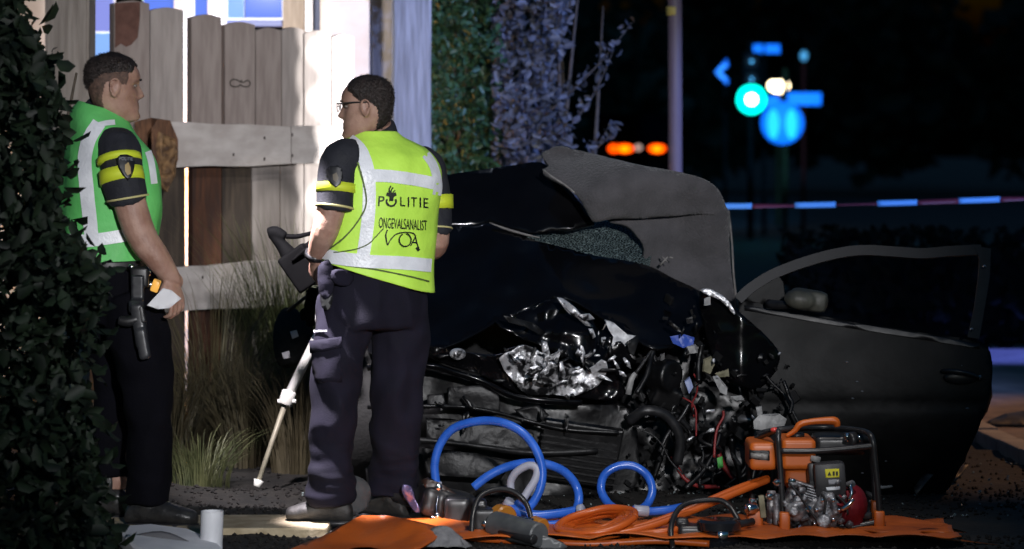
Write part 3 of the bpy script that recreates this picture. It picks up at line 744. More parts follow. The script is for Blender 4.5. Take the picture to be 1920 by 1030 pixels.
def head_parts():
    zs = np.concatenate([np.linspace(-.121, -.07, 14), np.linspace(-.066, .045, 34), np.linspace(.05, .1205, 18)])
    n = 72
    sk = loft([[headsurf(z, 2 * math.pi * j / n) for j in range(n)] for z in zs])
    parts = [sk]
    for s in (-1, 1):
        e = Euler((R(-12), 0, R(-18 * s)))
        parts.append(ell((s * .074, -.010, -.002), (.009, .019, .032), e, 16, 12))
        parts.append(tube([Vector((s * .084, .004, .02)), Vector((s * .089, -.012, .033)), Vector((s * .089, -.030, .022)), Vector((s * .086, -.030, -.002)), Vector((s * .081, -.018, -.026)), Vector((s * .076, -.005, -.033))], [.0045, .005, .005, .0045, .006, .004], 8, 4))
    return parts
def hair_shell(cond, thick, amp=.003):
    """closed cap over the part of the head where cond(z,t) > 0, thinning to its edge"""
    n = 120; zs = np.linspace(-.10, .1203, 84); V = []; ok = []
    for z in zs:
        for j in range(n):
            t = 2 * math.pi * j / n - math.pi; p = headsurf(z, t); c = cond(z, t) + .007 * noise.noise(p * 45) + .004 * noise.noise(p * 120)
            q = p - Vector((0, -.005, .02)); q.normalize()
            h = thick * min(1, max(0, c) / .02) + .0012
            V.append(p + q * (h + amp * noise.noise(p * 110) * min(1, max(0, c) / .02))); ok.append(c > 0)
    F = []
    for i in range(len(zs) - 1):
        for j in range(n):
            k = (j + 1) % n; q = (i * n + j, i * n + k, (i + 1) * n + k, (i + 1) * n + j)
            if sum(ok[a] for a in q) >= 3: F.append(q)
    o = (len(zs) - 1) * n; V.append(V[o] * 0 + Vector((0, -.007, .1215 + thick)))
    F += [(o + j, o + (j + 1) % n, len(V) - 1) for j in range(n) if ok[o + j]]
    used = sorted({a for f in F for a in f}); mp = {u: k for k, u in enumerate(used)}
    return [V[u] for u in used], [tuple(mp[a] for a in f) for f in F]
def strands(shell, n, L, seed):
    rnd = random.Random(seed); V, F = shell; OV, OF = list(V), list(F)
    for _ in range(n):
        f = F[rnd.randrange(len(F))]; p = sum((V[i] * rnd.random() for i in f), Vector()) ; w = [rnd.random() for _ in f]; p = sum((V[i] * a for i, a in zip(f, w)), Vector()) / sum(w)
        nr = (p - Vector((0, -.005, .02))).normalized(); d = (nr * .5 + Vector((rnd.uniform(-.4, .4), -.5 + rnd.uniform(-.4, .3), rnd.uniform(-.5, .3)))).normalized() * L * rnd.uniform(.6, 1.3)
        s = d.cross(nr).normalized() * .0011; o = len(OV); OV += [p - s, p + s, p + d]; OF.append((o, o + 1, o + 2))
    return OV, OF
def xf(p, M): return [M @ Vector(v) for v in p[0]], p[1]
def hand_parts(M, curls, thumb, side=1, s=1.0):
    """palm, four fingers of three bones and a thumb; x along the fingers, z the back of the hand, thumb on +y*side"""
    parts = [loft([[Vector((x, w * math.cos(a) + oy, h * math.sin(a) + oz)) for a in [2 * math.pi * k / 14 for k in range(14)]] for x, w, h, oy, oz in ((-.03, .026, .019, 0, 0), (0, .027, .018, 0, 0), (.03, .036, .0165, .002, 0), (.06, .042, .0155, .002, .001), (.085, .042, .0125, 0, .001), (.095, .037, .009, 0, .001))])]
    for (y, L, r), c in zip(((.031, .073, .0088), (.0105, .082, .0092), (-.0105, .076, .0088), (-.030, .060, .0076)), curls):
        p = Vector((.075, y, 0)); a = 0; pts = [p.copy(), Vector((.092, y * 1.06, 0))]; p = pts[-1]
        for k, f in enumerate((.46, .3, .24)):
            a += c[k]; p = p + Vector((math.cos(a), y * 1.2 * (1 if k == 0 else .3), -math.sin(a))) * L * f; pts.append(p.copy())
        parts.append(tube(pts, [r, r * 1.05, r, r * .92, r * .72], 10, 3))
    t = [Vector((.008, .020, -.004)), Vector((.032, .043, -.010))]
    d = Vector(thumb).normalized(); t.append(t[-1] + d * .034); d2 = (d + Vector((.5, -.25, -.25))).normalized(); t.append(t[-1] + d2 * .028)
    parts.append(tube(t, [.014, .0135, .011, .0085], 10, 3))
    if side < 0: parts = [([Vector((v.x, -v.y, v.z)) for v in p[0]], [f[::-1] for f in p[1]]) for p in parts]
    Sc = Matrix.Scale(s, 4)
    return [xf(p, M @ Sc) for p in parts]
def frame(o, xd, zd):
    x = Vector(xd).normalized(); z = Vector(zd); z = (z - x * z.dot(x)).normalized(); y = z.cross(x)
    return Matrix.Translation(o) @ Matrix((x, y, z)).transposed().to_4x4()
def cloth(amp, st=(9, 9, 4), seed=0):
    def d(v):
        q = Vector((v.x * st[0] + seed, v.y * st[1], v.z * st[2]))
        a = noise.noise(q); b = noise.noise(q * 2.1 + Vector((3, 7, 1)))
        return amp * ((1 - abs(a) * 2.4) * .6 + b * .5)
    return d
def boot(ank, toe, L=.29):
    d = Vector(toe); d.z = 0; d.normalize(); s = Vector((-d.y, d.x, 0)); c = Vector((ank.x, ank.y, 0)); rings = []
    for t, w, h in ((-.085, .025, .05), (-.075, .036, .075), (-.04, .041, .1), (0, .043, .12), (.05, .045, .105), (.10, .050, .08), (.15, .051, .066), (.18, .043, .058), (.198, .024, .045)):
        rings.append([c + d * t * L / .285 + s * w * math.cos(a) + Vector((0, 0, .018 + h * .5 + h * .5 * math.sin(a))) for a in [2 * math.pi * k / 18 for k in range(18)]])
    shaft = tube([c + Vector((0, 0, .08)), c + Vector((0, 0, .15)), Vector((ank.x, ank.y, .3))], [.05, .05, .056], 16, 3)
    up = remesh([loft(rings), shaft], .008, 3, disp=lambda v: .003 * noise.noise(v * 24))
    sole = []
    for z in (.002, .022):
        o = []
        for k in range(28):
            a = 2 * math.pi * k / 28; u = math.cos(a); w = .042 + .011 * max(0, u) - .006 * (1 if -.3 < u < .2 else 0)
            o.append(c + d * (.057 + .146 * u) * L / .285 + s * w * math.copysign(abs(math.sin(a)) ** .8, math.sin(a)) + Vector((0, 0, z)))
        sole.append(o)
    return up, loft(sole)

Y0 = 12.0
def Q(x, y, dy=0.0): return P(x, y, Y0 + dy)
SC = Y0 / FPX
# ------------------------------------------------------------------ right officer, seen from behind, head in profile to the left
yawR = R(33)
pr = thing('person', 'officer seen from behind in yellow vest with glasses standing over a tripod', 'person', Vector((Q(690, 985).x, Y0, 0)))
RT = [(246, 703, .068, .064, 0), (258, 704, .098, .078, 0), (268, 706, .142, .094, 0), (280, 710, .183, .115, 0), (297, 715, .214, .136, 0), (325, 717, .232, .150, 0), (370, 717, .226, .156, .02), (420, 712, .214, .158, .05), (470, 707, .212, .164, .12), (498, 706, .216, .168, .2), (506, 706, .218, .17, .2)]
def ringsR(inf, rows, p=2.35):
    rr = []
    for (y, cx, a, b, tl) in rows:
        c = Q(cx, y, .02); rr.append(ellring(c, a + inf, b + inf, yawR, 72, -tl, 0, p))
    return rr
def lofty(rows, sub):
    return [tuple(x) for x in catmull(rows, sub)]
HR = frame(Q(686, 203, -.01), (math.cos(R(82)), math.sin(R(82)), 0), (-.08, 0, 1))          # local x = right, y = forward
HR = Matrix.Translation(Q(686, 204, -.01)) @ Euler((R(-4), R(0), R(82))).to_matrix().to_4x4()
shL, elL, wrL = Q(640, 302, -.13), Q(612, 425, -.16), Q(592, 482, -.06)
shR, elR, wrR = Q(798, 312, .10), Q(817, 452, .12), Q(770, 480, .38)
handM = frame(wrL, Q(588, 520, -.01) - wrL, Vector((-.75, -.55, .1)))
body = [xf(p, HR) for p in head_parts()]
body.append(tube([Q(712, 262, .03), Q(706, 240, .02), Q(697, 215, 0)], [.068, .062, .055], 18, 3))
body.append(loft(ringsR(-.03, lofty(RT[1:], 2))))
body.append(tube([shL, Q(628, 365, -.17), elL, Q(602, 455, -.11), wrL, wrL.lerp(handM @ Vector((.02, 0, 0)), 1)], [.058, .056, .054, .047, .034, .028], 16, 4))
body.append(tube([shR, Q(814, 380, .14), elR, Q(800, 470, .25), wrR], [.055, .054, .053, .046, .034], 16, 4))
body += hand_parts(handM, [(.7, .9, .5), (.75, .95, .5), (.8, .9, .5), (.85, .9, .5)], (.75, .45, -.5), 1)
body += hand_parts(frame(wrR, Q(700, 485, .5) - wrR, Vector((0, .3, 1))), [(.7, .9, .5)] * 4, (.8, .4, -.4), 1)
hipL, kneeL, ankL = Q(655, 570, -.05), Q(630, 735, -.06), Q(626, 925, -.04)
hipR, kneeR, ankR = Q(748, 575, .06), Q(742, 735, .06), Q(738, 905, .22)
body.append(tube([hipL, kneeL, ankL], [.08, .055, .04], 12, 4)); body.append(tube([hipR, kneeR, ankR], [.08, .055, .04], 12, 4))
body.append(ell(Q(703, 530, .02), (.16, .12, .14)))
V, F = remesh(body, .0055, 2, .5); bR = link('body', V, F, M_skin, pr)
def hairR(z, t):
    a = abs(t); hl = .052 if a < .5 else (.052 if a < 1.1 else .052 - (a - 1.1) * .35)
    front = .100 - .02 * 0
    if a < .55: return z - .094 + .0 * a
    if a < 1.05: return z - (.094 - (a - .55) * .06)
    if a < 1.45: return z - (.064 - (a - 1.05) * .10)
    if a < 1.62: return z - (.024 - (a - 1.45) * .12)
    if a < 2.05: return z - (.030 - (a - 1.62) * .06)
    return z - max(-.088, (.004 - (a - 2.05) * .26))
V, F = xf(strands(hair_shell(hairR, .0085), 4200, .011, 1), HR); link('hair', V, F, M_hair, pr)
# spectacles
gl = []
for s in (-1, 1):
    gl.append(tube([HR @ Vector(q) for q in ((s * .084, -.02, .022), (s * .083, .02, .026), (s * .079, .06, .026), (s * .068, .1, .025))], .0026, 8, 3))
    gl.append(tube([HR @ Vector((s * .036 + .026 * math.cos(a), .106 - .004 * abs(math.cos(a)), .012 + .017 * math.sin(a))) for a in [2 * math.pi * k / 14 for k in range(14)]], .0018, 6, 2, True))
gl.append(tube([HR @ Vector(q) for q in ((-.011, .107, .016), (0, .112, .019), (.011, .107, .016))], .0018, 6, 3))
V, F = join(*gl); link('glasses', V, F, M_black, pr)
for s in (-1, 1):
    V, F = ell(HR @ Vector((s * .033, .069, .013)), (.010, .010, .007)); link('eye', V, F, M_eye, pr)
    V, F = tube([HR @ Vector(q) for q in ((s * .016, .0935, .033), (s * .032, .0925, .037), (s * .05, .081, .034))], [.0025, .003, .002], 8, 3); link('eyebrow', V, F, M_hair, pr)
# shirt
shirt = [loft(ringsR(-.010, lofty(RT[1:], 3)))]
shirt.append(tube([shL + Vector((.05, .02, .01)), shL, Q(631, 345, -.16), Q(628, 383, -.175), Q(627, 392, -.176)], [.075, .078, .0735, .071, .069], 20, 4))
shirt.append(tube([shR - Vector((.05, .02, 0)), shR, Q(815, 375, .13), Q(818, 424, .12), Q(818, 432, .12)], [.07, .073, .064, .061, .059], 20, 4))
V, F = remesh(shirt, .009, 3, disp=cloth(.005, (14, 14, 9), 3)); sR = link('shirt', V, F, M_shirt, pr)
V, F = tube([Q(704, 260, .03), Q(705, 247, .025), Q(703, 236, .015)], [.098, .084, .077], 28, 4, flat=1.0); V2, F2 = remesh([(V, F)], .007, 2); link('collar', V2, F2, M_shirt, sR)
def band(path, r, name, m, parent, w=None, n=24):
    V, F = tube(path, r, n, 3, cap=True); return link(name, V, F, m, parent)
band([Q(631, 345, -.163), Q(630, 362, -.168)], .0785, 'sleeve_band', M_band, sR)
band([Q(818, 366, .132), Q(819, 392, .128)], .067, 'sleeve_band', M_band, sR)
band([Q(627.5, 386, -.176), Q(627, 390, -.177)], .0765, 'sleeve_piping', M_pipe, sR)
band([Q(818, 427, .121), Q(818, 430, .12)], .0655, 'sleeve_piping', M_pipe, sR)
# vest: open at the bottom, riding up at the left
vest_rows = lofty(RT, 5)
vr = ringsR(.014, vest_rows)
wr = cloth(.012, (6, 6, 4.5), 9)
vr = [[v + (v - sum(r, Vector()) / len(r)).normalized() * (wr(v) * min(1, i / 18)) for v in r] for i, r in enumerate(vr)]
# let the hem hang lower towards the right-hand back
for i, r in enumerate(vr):
    if i > len(vr) - 8:
        u = (i - (len(vr) - 8)) / 7
        c = sum(r, Vector()) / len(r)
        for k, v in enumerate(r):
            r[k] = v + Vector((0, 0, -.045 * u * max(-.1, min(1, (v.x - c.x + .22) / .4))))
V, F = loft(vr, False); V, F = solid(V, F, .004)
vR = link('vest', V, F, M_vestY, pr)
bv = BVHTree.FromPolygons(V, F)
def on_vest(name, outline, m, parent, bvh, off=.003, step=9, thick=0):
    V, F = decal(outline, bvh, off, step, thick)
    return link(name, V, F, m, parent) if F else None
for k, (pth, w) in enumerate([([(655, 263), (677, 285), (690, 325), (692, 380), (688, 430), (680, 486)], 24), ([(797, 291), (811, 312), (819, 345), (817, 366)], 16), ([(689, 330), (730, 331), (775, 337), (812, 344)], 23), ([(606, 478), (640, 485), (690, 490), (750, 493), (806, 498)], 25)]):
    on_vest('reflective_stripe', stroke(pth, w, 6), M_refl, vR, bv, .004 + k * .0012, 9)
M_trim = mat('vest_trim', (.08, .12, .03), .7)
on_vest('arm_trim', stroke([(650, 268), (668, 300), (682, 345), (686, 385), (668, 420), (640, 452), (612, 474)], 3, 8), M_trim, vR, bv, .0085, 5)
on_vest('cord', stroke([(628, 474), (665, 468), (690, 458), (704, 444), (718, 428)], 2.2, 8), M_trim, vR, bv, .0095, 4)
on_vest('hem_trim', stroke([(606, 488), (650, 498), (700, 505), (760, 517), (803, 528)], 3, 6), M_trim, vR, bv, .006, 5)
def on_vest_text(s, quad):
    V, F = text_on(s, quad, bv, .0105); link('lettering', V, F, M_print, vR)
on_vest_text('P', ((709, 368), (720, 368), (719, 386), (708, 386)))
for ch_, x0, x1 in (('L', 748, 757), ('I', 762, 764.5), ('T', 768, 779), ('I', 784, 786.5), ('E', 791, 800)):
    t = (x0 - 709) / 91; on_vest_text(ch_, ((x0, 367 + 5 * t), (x1, 367 + 5 * t + .4), (x1, 384.5 + 6 * t), (x0, 384.5 + 6 * t - .4)))
on_vest_text('ONGEVALSANALIST', ((710, 407), (797, 413), (797, 432), (709, 427)))
ring_ = [(732 + 8.5 * math.cos(a), 378 + 8.5 * math.sin(a)) for a in [R(d) for d in range(-30, 215, 15)]]
for pth, w in (([*ring_], 3.2), ([(723, 364), (731, 367), (732, 377)], 7), ([(741, 364), (734, 367), (732, 377)], 7), ([(731, 349), (728, 356), (729, 362)], 2.6), ([(735, 352), (731, 359), (733, 364)], 2.6), ([(739, 357), (735, 361), (735, 366)], 2.4),
               ([(725, 431), (722, 440), (723, 450), (725, 459), (731, 449), (741, 439), (752, 436), (765, 436), (773, 438), (776, 444), (771, 454), (767, 461)], 2.2),
               ([(757 + 11 * math.cos(a), 450 + 12 * math.sin(a)) for a in [R(d) for d in range(-80, 262, 18)]], 2.4), ([(776, 444), (779, 456), (782, 466)], 2.2), ([(778, 464), (783, 470)], 5), ([(770, 454), (778, 455)], 2)):
    on_vest('emblem', stroke(pth, w, 4), M_print, vR, bv, .0105, 4)
# trousers
pel = []
for (y, cx, a, b) in ((505, 704, .185, .15), (530, 702, .205, .160), (560, 700, .215, .166), (590, 699, .213, .160), (612, 698, .2, .15)):
    pel.append(ellring(Q(cx, y, .02), a, b, yawR, 48, 0, 0, 2.5))
tr = [loft(pel), tube([Q(648, 560, -.04), Q(640, 640, -.06), Q(629, 720, -.07), Q(624, 800, -.06), Q(620, 890, -.04), Q(622, 938, -.03)], [.105, .101, .088, .082, .083, .088], 22, 5),
      tube([Q(750, 565, .07), Q(748, 640, .07), Q(743, 720, .07), Q(740, 800, .10), Q(738, 870, .13), Q(737, 922, .15)], [.112, .108, .098, .092, .090, .092], 22, 5)]
c1, c2 = cloth(.020, (7, 7, 5), 1), cloth(.011, (5, 5, 17), 4)
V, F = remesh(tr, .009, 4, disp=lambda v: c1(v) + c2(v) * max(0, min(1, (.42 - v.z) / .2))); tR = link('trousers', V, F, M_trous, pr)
bt = BVHTree.FromPolygons(V, F)
for o, off, th in (([(588, 652), (612, 645), (640, 640), (641, 700), (640, 716), (600, 718), (590, 700)], .010, .006), ([(588, 640), (612, 636), (640, 632), (641, 652), (612, 658), (589, 662)], .018, .006)):
    V, F = decal(o, bt, off, 9, th); link('cargo_pocket', V, F, M_trous, tR)
V, F = decal(stroke([(592, 622), (615, 621)], 3, 3), bt, .01, 4); link('pocket_tag', V, F, M_refl, tR)
for o in ([(596, 500), (612, 490), (624, 500), (626, 545), (612, 560), (598, 548)],):
    V, F = sheet(o, lambda x, y: Y0 - .20 + .001 * abs(x - 612), .05, 8, 2, crumple(.006, 14, 2)); link('belt_pouch', V, F, M_trous, tR)
V, F = sheet([(600, 548), (616, 540), (624, 556), (618, 580), (604, 578)], lambda x, y: Y0 - .17, .05, 7, 2); link('belt_pouch', V, F, M_black, tR)
V, F = sheet([(628, 508), (650, 506), (664, 518), (658, 534), (640, 536), (628, 526)], lambda x, y: Y0 - .21 + .0014 * (x - 630), .04, 7, 2); link('belt_pouch', V, F, M_trous, tR)
for ank, toe, m in ((Q(624, 950, -.02), (-.9, .1, 0), M_bootd), (Q(737, 930, .15), (-.75, .65, 0), M_bootd)):
    up, so = boot(ank, toe, .265); b = link('boot', *up, m, pr); link('sole', *so, M_black, b)
# wristwatch
V, F = tube([wrL + Vector((.002, -.01, .018)), wrL + Vector((-.002, .0, .0))], .043, 16, 2); link('watch_strap', V, F, M_black, pr)

# ------------------------------------------------------------------ left officer, in profile to the right
yawL = R(-68)
pl = thing('person', 'officer in green vest in profile holding a white paper beside the dark shrub', 'person', Vector((Q(250, 980).x, Y0, 0)))
HL = Matrix.Translation(Q(214, 166, 0)) @ Euler((R(-3), 0, R(-72))).to_matrix().to_4x4() @ Matrix.Scale(1.07, 4)
LT = [(200, 190, .070, .072, 0, -.25), (212, 191, .098, .085, 0, -.3), (226, 194, .135, .10, 0, -.35), (244, 198, .176, .118, 0, -.3), (268, 203, .206, .138, 0, -.2), (305, 206, .226, .158, 0, -.1), (350, 206, .226, .172, 0, 0), (400, 205, .220, .176, 0, 0), (445, 201, .216, .170, 0, 0), (478, 199, .218, .168, 0, .02), (488, 199, .219, .168, 0, .03)]
def ringsL(inf, rows):
    rr = []
    for (y, cx, a, b, tx, ty) in rows:
        rr.append(ellring(Q(cx, y, .03), a + inf, b + inf, yawL, 72, ty, 0, 2.35))
    return rr
sh, el, wr_ = Q(224, 282, -.17), Q(264, 440, -.25), Q(322, 522, -.22)
hM = frame(wr_, Q(334, 575, -.23) - wr_, Vector((.75, -.55, .25)))
body = [xf(p, HL) for p in head_parts()]
body.append(tube([Q(198, 245, .03), Q(201, 215, .02), Q(208, 185, 0)], [.074, .067, .06], 18, 3))
body.append(loft(ringsL(-.03, lofty(LT[1:], 2))))
body.append(tube([sh, Q(238, 360, -.25), el, Q(296, 486, -.24), wr_, hM @ Vector((.02, 0, 0))], [.064, .064, .060, .050, .035, .029], 16, 4))
body += hand_parts(hM, [(.35, .8, .5), (.4, .8, .5), (.45, .85, .5), (.5, .85, .5)], (.8, .35, -.5), -1, 1.05)
sh2, el2, wr2 = Q(200, 285, .2), Q(225, 430, .3), Q(285, 500, .15)
body.append(tube([sh2, el2, wr2], [.06, .052, .034], 12, 4))
body += hand_parts(frame(wr2, Vector((1, -.3, -.3)), Vector((0, 0, 1))), [(.6, .8, .5)] * 4, (.8, .4, -.4), 1)
body += [tube([Q(225, 560, -.1), Q(265, 735, -.1), Q(272, 930, -.1)], [.085, .06, .045], 12, 4), tube([Q(215, 560, .12), Q(225, 735, .14), Q(215, 915, .16)], [.085, .06, .045], 12, 4), ell(Q(215, 530, .02), (.13, .16, .14))]
V, F = remesh(body, .0055, 2, .5); link('body', V, F, M_skin, pl)
def buzz(z, t):
    a = abs(t)
    if a < 1.15: return -1
    lo = .012 if a < 1.5 else (.022 if a < 1.9 else max(-.075, .018 - (a - 1.9) * .22))
    return min(z - lo, .075 - z)
M_buzz = mat('buzzed_hair', (.06, .035, .026), .7, col2=(.13, .075, .055), scale=70, bump=.5, bscale=260)
def hairL(z, t):
    a = abs(t)
    if a < .6: return z - .082
    if a < 1.0: return z - (.082 - (a - .6) * .06)
    if a < 2.0: return z - (.058 - (a - 1.0) * .012)
    return z - (.046 - (a - 2.0) * .055)
V, F = xf(hair_shell(buzz, .0025, .001), HL); link('buzzed_hair', V, F, M_buzz, pl)
V, F = xf(strands(hair_shell(hairL, .0075), 4200, .010, 2), HL); link('hair', V, F, M_hair, pl)
for s in (-1, 1):
    V, F = ell(HL @ Vector((s * .033, .069, .013)), (.010, .010, .007)); link('eye', V, F, M_eye, pl)
    V, F = tube([HL @ Vector(q) for q in ((s * .016, .0935, .033), (s * .032, .0925, .037), (s * .05, .081, .034))], [.0025, .003, .002], 8, 3); link('eyebrow', V, F, M_hair, pl)
shirt = [loft(ringsL(-.010, lofty(LT[1:], 3))), tube([Q(208, 275, -.10), sh, Q(229, 330, -.23), Q(238, 368, -.25), Q(240, 376, -.25)], [.07, .082, .082, .078, .076], 22, 4), tube([sh2 + Vector((0, -.05, 0)), sh2, sh2.lerp(el2, .55)], [.06, .07, .066], 14, 3)]
V, F = remesh(shirt, .009, 3, disp=cloth(.005, (14, 14, 9), 5)); sL = link('shirt', V, F, M_shirt, pl)
V, F = tube([Q(194, 224, .03), Q(199, 212, .025), Q(203, 200, .015)], [.105, .092, .084], 28, 4); V2, F2 = remesh([(V, F)], .007, 2); link('collar', V2, F2, M_shirt, sL)
band([Q(226, 319, -.232), Q(229.5, 343, -.242)], .0865, 'sleeve_band', M_band, sL)
band([Q(223, 295, -.215), Q(224.5, 306, -.222)], .0865, 'sleeve_band', M_band, sL)
band([Q(239, 370, -.252), Q(239.6, 373.5, -.252)], .083, 'sleeve_piping', M_pipe, sL)
vr = ringsL(.016, lofty(LT, 5)); wr = cloth(.012, (6, 6, 4.5), 19)
vr = [[v + (v - sum(r, Vector()) / len(r)).normalized() * (wr(v) * min(1, i / 18)) for v in r] for i, r in enumerate(vr)]
V, F = loft(vr, False); V, F = solid(V, F, .004); vL = link('vest', V, F, M_vestG, pl); bl = BVHTree.FromPolygons(V, F)
for k, (pth, w) in enumerate([([(186, 232), (168, 262), (160, 300), (163, 350), (168, 400), (172, 442)], 26), ([(122, 450), (160, 452), (200, 447), (240, 440), (280, 428)], 24), ([(266, 262), (280, 300), (287, 345)], 12), ([(176, 240), (196, 234), (214, 232)], 10)]):
    V, F = decal(stroke(pth, w, 6), bl, .004 + k * .0012, 9); link('reflective_stripe', V, F, M_refl, vL)
# badge on the sleeve
Vs, Fs = [], []
for c in pl.children_recursive if hasattr(pl, 'children_recursive') else []: pass
bsl = BVHTree.FromPolygons(*tube([Q(222, 285, -.21), Q(226, 319, -.232), Q(233, 350, -.245)], .094, 24, 3))
V, F = decal([(219, 297), (226, 291), (237, 290), (248, 294), (252, 304), (251, 318), (246, 332), (240, 338), (230, 328), (222, 314)], bsl, .003, 5, .002); bd = link('badge', V, F, M_black, sL)
M_gold = mat('badge_gold', (.35, .25, .1), .5); M_bl = mat('badge_grey', (.2, .22, .25), .5)
V, F = decal([(234, 310), (240, 305), (244, 314), (245, 326), (239, 330), (234, 322)], bsl, .0045, 4); link('emblem', V, F, M_gold, bd)
V, F = text_on('POLITIE', ((224, 295), (248, 296), (248, 302), (224, 301)), bsl, .0046); link('lettering', V, F, M_bl, bd)
bsr = BVHTree.FromPolygons(*tube([Q(634, 320, -.15), Q(631, 345, -.163), Q(629, 372, -.172)], .085, 24, 3))
V, F = decal([(612, 318), (620, 312), (634, 311), (642, 318), (643, 334), (638, 346), (630, 352), (620, 344), (613, 332)], bsr, .002, 5, .002); bd = link('badge', V, F, M_black, sR)
V, F = decal([(624, 328), (631, 324), (635, 334), (631, 343), (625, 338)], bsr, .004, 4); link('emblem', V, F, mat('badge_dull', (.12, .1, .07), .5), bd)
# trousers, belt, holster
pel = [ellring(Q(cx, y, .03), a, b, yawL, 48, 0, 0, 2.5) for (y, cx, a, b) in ((478, 205, .185, .145), (510, 208, .2, .155), (545, 212, .206, .165), (580, 216, .2, .165), (605, 220, .19, .15))]
tr = [loft(pel), tube([Q(238, 560, -.09), Q(262, 640, -.11), Q(276, 720, -.12), Q(280, 800, -.11), Q(279, 890, -.1), Q(278, 945, -.1)], [.118, .116, .100, .086, .08, .08], 22, 5),
      tube([Q(208, 565, .12), Q(214, 650, .13), Q(216, 730, .14), Q(208, 810, .15), Q(203, 890, .16)], [.105, .1, .088, .08, .08], 20, 5)]
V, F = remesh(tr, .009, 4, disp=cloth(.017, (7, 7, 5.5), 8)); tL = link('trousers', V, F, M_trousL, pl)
V, F = solid(*loft([ellring(Q(205, y, .03), .204, .17, yawL, 48, 0, 0, 2.4) for y in (482, 489, 496, 502)], False), .006); link('belt', V, F, M_black, pl)
M_holster = mat('black_holster', (.02, .021, .024), .35, col2=(.035, .036, .04), scale=30)
V, F = remesh([box(Q(262, 610, -.26), (.05, .055, .17), Euler((0, R(-8), 0)), .012), box(Q(268, 645, -.27), (.045, .05, .12), Euler((0, R(-10), 0)), .012), box(Q(256, 575, -.25), (.06, .04, .05), None, .01), box(Q(258, 540, -.23), (.05, .02, .1), None, .005)], .006, 2); h = link('holster', V, F, M_holster, pl)
V, F = remesh([tube([Q(222, 600, -.27), Q(240, 603, -.27), Q(258, 598, -.27)], [.018, .022, .02], 12, 3), box(Q(266, 590, -.27), (.025, .035, .07), Euler((0, R(-10), 0)), .006)], .005, 1); link('pistol_grip', V, F, M_black, h)
for c, s in ((Q(246, 501, -.2), .012), (Q(277, 512, -.17), .014), (Q(282, 534, -.15), .013)):
    V, F = ell(c, (s, s * .7, s)); link('belt_buckle', V, F, mat('bright_steel', (.6, .6, .62), .2, 1.0), pl)
V, F = box(Q(292, 536, -.15), (.03, .02, .05), Euler((0, R(20), 0)), .006); link('amber_torch', V, F, mat('amber_plastic', (.6, .3, .05), .3, emit=(1, .5, .1), estr=.5), pl)
V, F = box(Q(262, 520, -.2), (.07, .04, .08), None, .012); link('belt_pouch', V, F, M_black, pl)
for ank, toe in ((Q(276, 960, -.1), (1, -.15, 0)), (Q(204, 940, .16), (.95, .1, 0))):
    up, so = boot(ank, toe); b = link('boot', *up, M_boot, pl); link('sole', *so, M_black, b)
pp = sheet([(276, 573), (306, 541), (322, 545), (340, 560), (318, 578), (296, 580)], lambda x, y: Y0 - .31 + .0007 * (x - 276), .0012, 8, 1, crumple(.004, 8, 2, False))
tag(link('paper', *pp, M_paper), 'white folded paper held in the hand of the left officer', 'paper')
# ================================================================== WRECKED CAR
M_paint = mat('black_car_paint', (.002, .002, .0026), .2, col2=(.0032, .0032, .004), scale=4, coat=.15, spec=.3, bump=.04, bscale=14)
M_paintd = mat('dusty_black_paint', (.003, .0031, .0034), .52, col2=(.010, .010, .0095), scale=4, bump=.12, bscale=30, lo=.45, hi=.72, spec=.22)
M_felt = mat('grey_roof_lining', (.060, .0575, .062), .95, col2=(.092, .087, .094), scale=9, bump=.9, bscale=90, sheen=.2)
M_felt_e = mat('roof_lining_edge', (.16, .15, .15), .9, col2=(.24, .23, .22), scale=40)
M_bare = mat('bare_torn_metal', (.75, .75, .78), .35, .6, col2=(.02, .02, .022), scale=22, bump=.6, bscale=60, lo=.48, hi=.6)
M_scrap = mat('black_scrap', (.003, .003, .0035), .38, col2=(.010, .010, .011), scale=12, bump=.2, bscale=30, lo=.5, hi=.75)
M_greypl = mat('grey_plastic_dirty', (.004, .004, .0045), .5, col2=(.015, .015, .016), scale=9, bump=.4, bscale=40)
M_whitepl = mat('white_broken_plastic', (.36, .36, .36), .5, col2=(.18, .18, .18), scale=20)
M_cream = mat('cream_foam', (.26, .24, .16), .8, col2=(.14, .13, .08), scale=20)
M_bluepl = mat('blue_plastic', (.03, .08, .42), .4); M_redw = mat('red_wire', (.22, .02, .02), .45); M_green = mat('green_plastic', (.05, .35, .05), .5)
M_tyre = mat('tyre_rubber', (.012, .012, .012), .8, bump=.3, bscale=60)
M_rim = mat('alloy_rim', (.3, .3, .31), .35, .8)
car = thing('wrecked_car', 'crashed black car with its roof cut off and crumpled front, driver door open', 'car', (0.12, 14.0, 0))
def cpart(name, outline, depth, m, thick=.012, step=12, sub=3, disp=None, parent=None, angle=None):
    V, F = sheet(outline, depth, thick, step, sub, disp); return link(name, V, F, m, parent or car, angle=angle)
